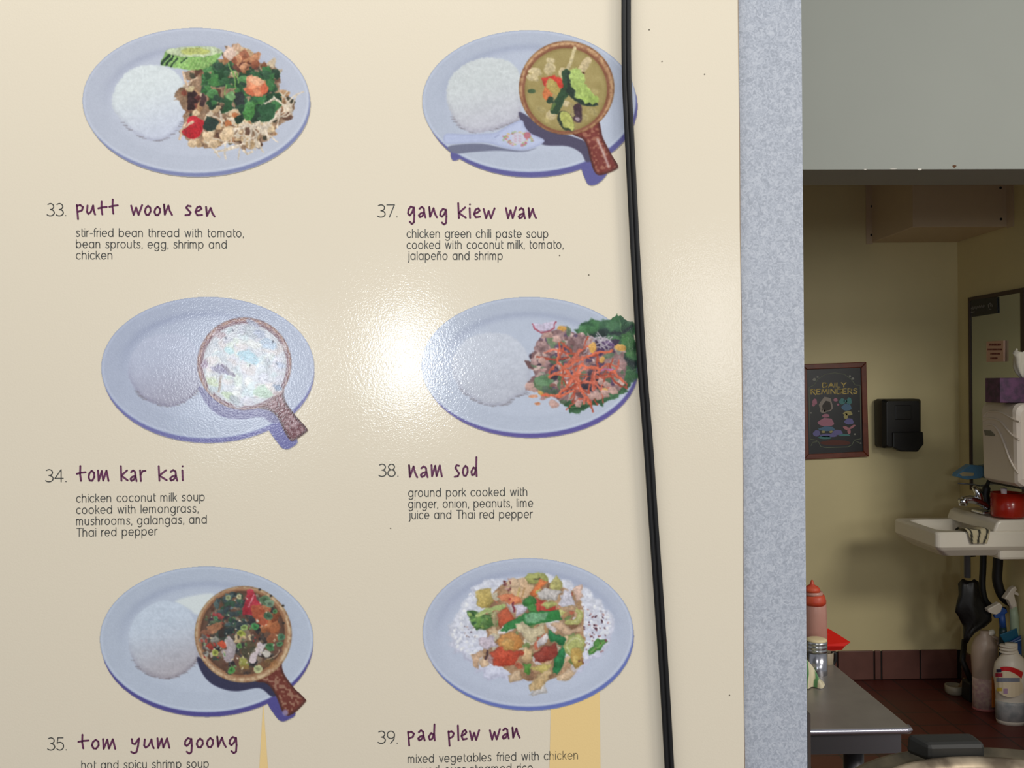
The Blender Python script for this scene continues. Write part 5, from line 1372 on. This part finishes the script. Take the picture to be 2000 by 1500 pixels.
def trigger(name, lab, head, trig, neck, body, Y, mh, mt, mb):
    e = empty(name, onY(*body[-1][:2], Y)); tag(e, lab, 'bottle', 'trigger spray bottles under the sink')
    e.location = Vector((e.location.x, Y, 0))
    bm = bmesh.new(); add_prism(bm, [onY(x, y, Y - .014) for x, y in head], (0, .03, 0)); build('spray_head', bm, mh, e, bevel=.004)
    bm = bmesh.new(); add_prism(bm, [onY(x, y, Y - .008) for x, y in trig], (0, .016, 0)); build('trigger', bm, mt, e, bevel=.002)
    bm = bmesh.new(); add_tube(bm, [onY(x, y, Y) for x, y, r in neck], [r for x, y, r in neck], 14); build('collar', bm, mt, e, smooth=True)
    bm = bmesh.new(); add_tube(bm, [onY(x, y, Y) for x, y, r in body], [r for x, y, r in body], 20); build('body', bm, mb, e, smooth=True)
    return e
blue_t = mat('blue_trigger', rgb(44, 84, 156), .4)
dark_b = mat('dark_blue_bottle', rgb(30, 60, 66), .3)
green_b = mat('pale_green_bottle', rgb(186, 206, 176), .35, trans=.2)
Yt1, Yt2 = Yj - .052, Ys + .092
trigger('trigger_bottle', 'spray bottle with white head and blue trigger behind the milky jug', [(1929, 1190), (1953, 1177), (1959, 1184), (1955, 1196), (1946, 1201), (1938, 1199), (1931, 1196)], [(1952, 1184), (1966, 1190), (1968, 1196), (1955, 1207), (1945, 1208), (1942, 1203), (1952, 1196)],
        [(1956, 1198, .014), (1959, 1226, .014)], [(1959, 1224, .014), (1959, 1236, .017), (1959, 1290, .017), (1959, 1385, .017)], Yt1, wp, blue_t, dark_b)
trigger('trigger_bottle', 'spray bottle with all white trigger head and pale green neck at the right edge', [(1962, 1170), (1976, 1150), (1984, 1145), (1987, 1152), (1981, 1160), (1986, 1180), (1976, 1186), (1970, 1172)], [(1982, 1153), (1990, 1159), (1990, 1164), (1981, 1161)],
        [(1978, 1176, .015), (1979, 1188, .015)], [(1979, 1184, .015), (1981, 1205, .0175), (1982, 1240, .0175), (1981, 1300, .0175), (1981, 1398, .0175)], Yt2, wp, wp, green_b)
Yb2 = Ys + .052
pack = empty('blue_pack', at_floor(1990, 1402)); tag(pack, 'blue glossy cleaning wipes pack leaning behind the white bottle', 'pack')
bpk = mat('blue_film', rgb(36, 78, 138), .25, color2=rgb(26, 52, 104), nscale=26)
bm = bmesh.new(); add_prism(bm, [onY(1964, 1258, Yb2), onY(1996, 1241, Yb2), onY(1997, 1297, Yb2), onY(1984, 1302, Yb2)], (0, .012, 0)); build('film_pouch', bm, bpk, pack, bevel=.005)
bm = bmesh.new(); add_prism(bm, [onY(1953, 1240, Yb2 + .0125), onY(1986, 1227, Yb2 + .0125), onY(1990, 1244, Yb2 + .0125), onY(1966, 1262, Yb2 + .0125)], (0, .005, 0)); build('flap', bm, mat('teal_film', rgb(24, 92, 122), .3), pack, bevel=.002)
for q_ in ([(1966, 1260), (1995, 1249)], [(1986, 1299), (1996, 1295)], [(1974, 1256), (1992, 1296)]):
    bm = bmesh.new(); add_tube(bm, [onY(x, y, Yb2 - .001) for x, y in q_], .0016, 6); build('film_edge', bm, mat('film_edge', rgb(150, 176, 206), .4), pack)
bm = bmesh.new(); add_box(bm, (onY(1982, 1300, Yb2).x, Yb2 + .002, .002), (onY(1996, 1300, Yb2).x, Yb2 + .0115, onY(1990, 1298, Yb2).z)); build('stand_card', bm, mat('dark_carton', rgb(40, 70, 110), .5), pack, bevel=.002)

# ---- stainless prep table
ZTb = 0.86
pn = onZ(1785, 1423, ZTb); pfz = onZ(1630, 1281, ZTb)
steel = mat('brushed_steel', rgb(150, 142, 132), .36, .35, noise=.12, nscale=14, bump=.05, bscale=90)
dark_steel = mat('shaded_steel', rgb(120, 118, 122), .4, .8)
table = empty('prep_table', (.35, (pn.y + pfz.y) / 2, 0)); tag(table, 'stainless steel prep table with rolled front edge just inside the opening', 'table')
yfar = pfz.y + .06
bm = bmesh.new(); add_box(bm, (-.62, pn.y + .004, ZTb - .012), (pn.x - .002, yfar, ZTb)); build('tabletop', bm, steel, table, bevel=.003)
bm = bmesh.new(); add_tube(bm, [(-.62, pn.y + .002, ZTb - .004), (pn.x - .012, pn.y + .002, ZTb - .004), (pn.x - .004, pn.y + .006, ZTb - .004), (pn.x - .002, pn.y + .02, ZTb - .004)], .0045, 10); build('rolled_edge', bm, mat('bright_edge', rgb(190, 188, 200), .25, .8), table, smooth=True)
bm = bmesh.new(); ya = onZ(1700, 1452, ZTb - .05).y
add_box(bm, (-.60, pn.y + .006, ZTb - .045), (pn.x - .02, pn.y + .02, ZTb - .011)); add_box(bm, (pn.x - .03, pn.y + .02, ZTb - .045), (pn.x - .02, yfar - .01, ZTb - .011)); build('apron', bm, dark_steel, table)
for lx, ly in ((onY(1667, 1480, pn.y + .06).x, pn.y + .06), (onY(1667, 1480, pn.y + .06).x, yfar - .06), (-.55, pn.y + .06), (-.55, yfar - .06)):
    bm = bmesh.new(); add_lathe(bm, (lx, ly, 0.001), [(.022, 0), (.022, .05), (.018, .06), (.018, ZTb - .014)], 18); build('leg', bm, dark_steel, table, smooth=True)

# things on the table
def on_table(x, y): return onZ(x, y, ZTb)
Ysh = on_table(1594, 1322).y + .021
sh_ = empty('steel_shaker', Vector((onY(1594, 1320, Ysh).x, Ysh, ZTb))); tag(sh_, 'small stainless shaker with cream lid on the prep table', 'shaker')
bm = bmesh.new(); lathe_px(bm, 1595, Ysh, [(19.5, 1320), (20.5, 1316), (20.5, 1272)]); build('can', bm, chrome if False else mat('shaker_steel', rgb(176, 176, 184), .22, .95), sh_, smooth=True)
bm = bmesh.new()
lathe_px(bm, 1594.5, Ysh, [(20.8, 1272), (21, 1267), (20, 1265), (21, 1263), (21, 1260), (20, 1258), (21, 1255), (21, 1251)]); build('screw_collar', bm, mat('shaker_collar', rgb(186, 186, 186), .25, .95), sh_, smooth=True)
bm = bmesh.new(); lathe_px(bm, 1594.5, Ysh, [(20, 1251), (19.5, 1248), (14, 1246), (2, 1245)]); build('lid', bm, mat('cream_lid', rgb(226, 206, 160), .5), sh_, smooth=True)
Ysq = on_table(1590, 1296).y
sq = empty('sauce_bottle', Vector((onY(1590, 1296, Ysq).x, Ysq, ZTb))); tag(sq, 'pink tinted squeeze bottle with orange red cap behind the steel shaker', 'bottle')
pinkb = mat('pink_bottle', rgb(202, 148, 132), .35, trans=.15, color2=rgb(192, 134, 118), nscale=16)
orr = mat('orange_cap', rgb(206, 84, 48), .45, color2=rgb(186, 60, 36), nscale=50)
bm = bmesh.new(); lathe_px(bm, 1592, Ysq, [(22, 1295), (23, 1290), (23, 1240), (22, 1200), (21, 1178), (19, 1172)]); build('body', bm, pinkb, sq, smooth=True)
bm = bmesh.new(); lathe_px(bm, 1591, Ysq, [(21.6, 1180), (21.8, 1172), (20, 1166), (18, 1161)]); build('shoulder_stain', bm, orr, sq, smooth=True)
bm = bmesh.new(); lathe_px(bm, 1589, Ysq, [(17.5, 1162), (18, 1158), (16.5, 1155)]); build('collar', bm, pinkb, sq, smooth=True)
bm = bmesh.new(); lathe_px(bm, 1586, Ysq, [(16, 1155), (15, 1149), (11, 1145), (5, 1142), (3, 1137), (2, 1133)]); build('cap', bm, orr, sq, smooth=True)
Yrd = on_table(1625, 1284).y + .10
rd = empty('red_scoop', Vector((onY(1628, 1270, Yrd).x, Yrd, ZTb))); tag(rd, 'bright red plastic tray resting behind the sauce bottle on the prep table', 'tray')
redm = mat('red_plastic', rgb(236, 40, 28), .4)
bm = bmesh.new(); o1 = [(1590, 1222), (1618, 1227), (1660, 1254), (1659, 1258), (1648, 1262), (1600, 1263)]
a_ = [onY(x, y, Yrd + .05) for x, y in ((1590, 1225), (1619, 1228))]; b_ = [onY(x, y, Yrd - .02) for x, y in ((1661, 1254), (1650, 1262), (1590, 1262))]
add_prism(bm, a_ + b_, (0, .004, -.003)); build('sloped_face', bm, redm, rd)
bm = bmesh.new(); add_prism(bm, [onY(1590, 1262, Yrd - .02), onY(1650, 1262, Yrd - .02), onY(1645, 1269, Yrd - .015), onY(1630, 1271, Yrd - .015), onY(1590, 1271, Yrd - .015)], (0, .06, 0)); build('side_wall', bm, mat('red_plastic_side', rgb(214, 32, 24), .45), rd)
bm = bmesh.new(); add_box(bm, (onY(1590, 1270, Yrd).x, Yrd - .01, ZTb + .001), (onY(1617, 1270, Yrd).x, Yrd + .02, onY(1590, 1270, Yrd - .01).z)); build('foot', bm, redm, rd)
Ymg = on_table(1620, 1300).y + .02
mug = empty('small_mug', Vector((onY(1614, 1298, Ymg).x, Ymg, ZTb))); tag(mug, 'small beige mug with dark handle half hidden behind the shaker', 'mug')
bm = bmesh.new(); lathe_px(bm, 1612, Ymg, [(13, 1299), (15, 1294), (15.5, 1274), (14.5, 1273), (13, 1290)]); build('body', bm, mat('beige_mug', rgb(160, 146, 122), .5), mug, smooth=True)
bm = bmesh.new(); add_tube(bm, smooth_path([onY(1624, 1275, Ymg), onY(1631, 1276, Ymg), onY(1631, 1290, Ymg), onY(1626, 1299, Ymg)], 5), .0035, 8); build('handle', bm, blkr, mug, smooth=True)
# towel
tw = attr_mat('kitchen_towel', .95)
Ytw = on_table(1590, 1346).y
nu, nv = 30, 20
V, F, Cc = [], [], []
prof_t = [(1560, 1344, 0), (1569, 1292, 0)]
for i in range(nu):
    u = i / (nu - 1)
    for j in range(nv):
        v = j / (nv - 1)
        x = 1556 + 55 * u
        ridge = 1292 if x < 1584 else 1292 + (x - 1584) ** 1.15 * 1.35
        ridge = min(ridge, 1338)
        ang = v * math.pi
        hgt = (1346 - ridge) * math.sin(ang) ** .7 * (1 + .10 * math.sin(u * 19 + 2 * v))
        Y_ = Ytw + .002 + .07 * (1 - math.cos(ang)) / 2 + .006 * math.sin(u * 13)
        p = onY(x + 3 * math.sin(v * 7), 1346, Ytw); z = ZTb + .002 + max(0, hgt) / FOC * Ytw
        V.append((p.x, Y_, z))
        s = (abs(x - (1573 + 6 * math.sin(v * 3))) < 2.2) or (abs((x - 1597) - 12 * (v - .3)) < 2.6)
        Cc.append(rgb(*((96, 146, 96) if s else (222, 210, 178))))
for i in range(nu - 1):
    for j in range(nv - 1):
        F.append((i * nv + j, (i + 1) * nv + j, (i + 1) * nv + j + 1, i * nv + j + 1))
me = bpy.data.meshes.new('kitchen_towel'); me.from_pydata(V, [], F)
at = me.attributes.new('Col', 'FLOAT_COLOR', 'POINT'); at.data.foreach_set('color', [c for q_ in Cc for c in q_])
towel = link_mesh('kitchen_towel', me, tw, None, True)
tag(towel, 'crumpled cream kitchen towel with green stripes at the front of the prep table', 'towel')

# ---- big steamer pot with lid in the foreground
ZL = 0.955
H = CAM_H - ZL
pfar = onZ(1885, 1456, ZL)
R_ = .262
pc = Vector((pfar.x - .012, pfar.y - R_, 0))
pot = empty('steamer_pot', (pc.x, pc.y, 0)); tag(pot, 'large worn steel steamer pot with flat lid in the right foreground', 'pot')
worn = mat('worn_steel', rgb(124, 112, 92), .42, .6, color2=rgb(84, 76, 62), nscale=18)
rimm = mat('worn_rim', rgb(196, 178, 152), .4, .6, color2=rgb(110, 96, 80), nscale=22)
bm = bmesh.new(); add_lathe(bm, (pc.x, pc.y, .40), [(R_ - .02, 0), (R_ - .012, .02), (R_ - .012, ZL - .412)], 64); build('body', bm, worn, pot, smooth=True)
bm = bmesh.new(); add_lathe(bm, (pc.x, pc.y, ZL), [(R_ - .004, -.014), (R_, -.008), (R_ - .002, -.001), (R_ - .008, .0), (R_ - .014, -.006), (R_ * .82, -.004)], 72); build('lid', bm, worn, pot, smooth=True)
r2 = R_ * .80
bm = bmesh.new(); rp = onZ(1890, 1477, ZL + .012); add_lathe(bm, (rp.x - .005, rp.y - r2 + .006, ZL), [(r2, -.006), (r2 - .002, .009), (r2 - .006, .012), (r2 - .012, .011), (r2 - .018, .003), (r2 - .022, -.002), (r2 * .6, .002), (.02, .006)], 72); build('lid_rim', bm, rimm, pot, smooth=True)
bm = bmesh.new()
kb = [onZ(1771, 1431, ZL + .03), onZ(1896, 1429, ZL + .03), onZ(1926, 1452, ZL + .026), onZ(1812, 1454, ZL + .026)]
kb2 = [Vector((p.x, p.y, ZL + .002)) for p in kb]
kb2[0].x -= .003; 
vs_ = [bm.verts.new(p) for p in kb] + [bm.verts.new(p) for p in kb2]
for f_ in ((0, 1, 2, 3), (7, 6, 5, 4), (0, 4, 5, 1), (1, 5, 6, 2), (2, 6, 7, 3), (3, 7, 4, 0)): bm.faces.new([vs_[i] for i in f_])
build('hinge_block', bm, mat('black_hinge', rgb(38, 37, 34), .5), pot, bevel=.006)
# stand under the pot
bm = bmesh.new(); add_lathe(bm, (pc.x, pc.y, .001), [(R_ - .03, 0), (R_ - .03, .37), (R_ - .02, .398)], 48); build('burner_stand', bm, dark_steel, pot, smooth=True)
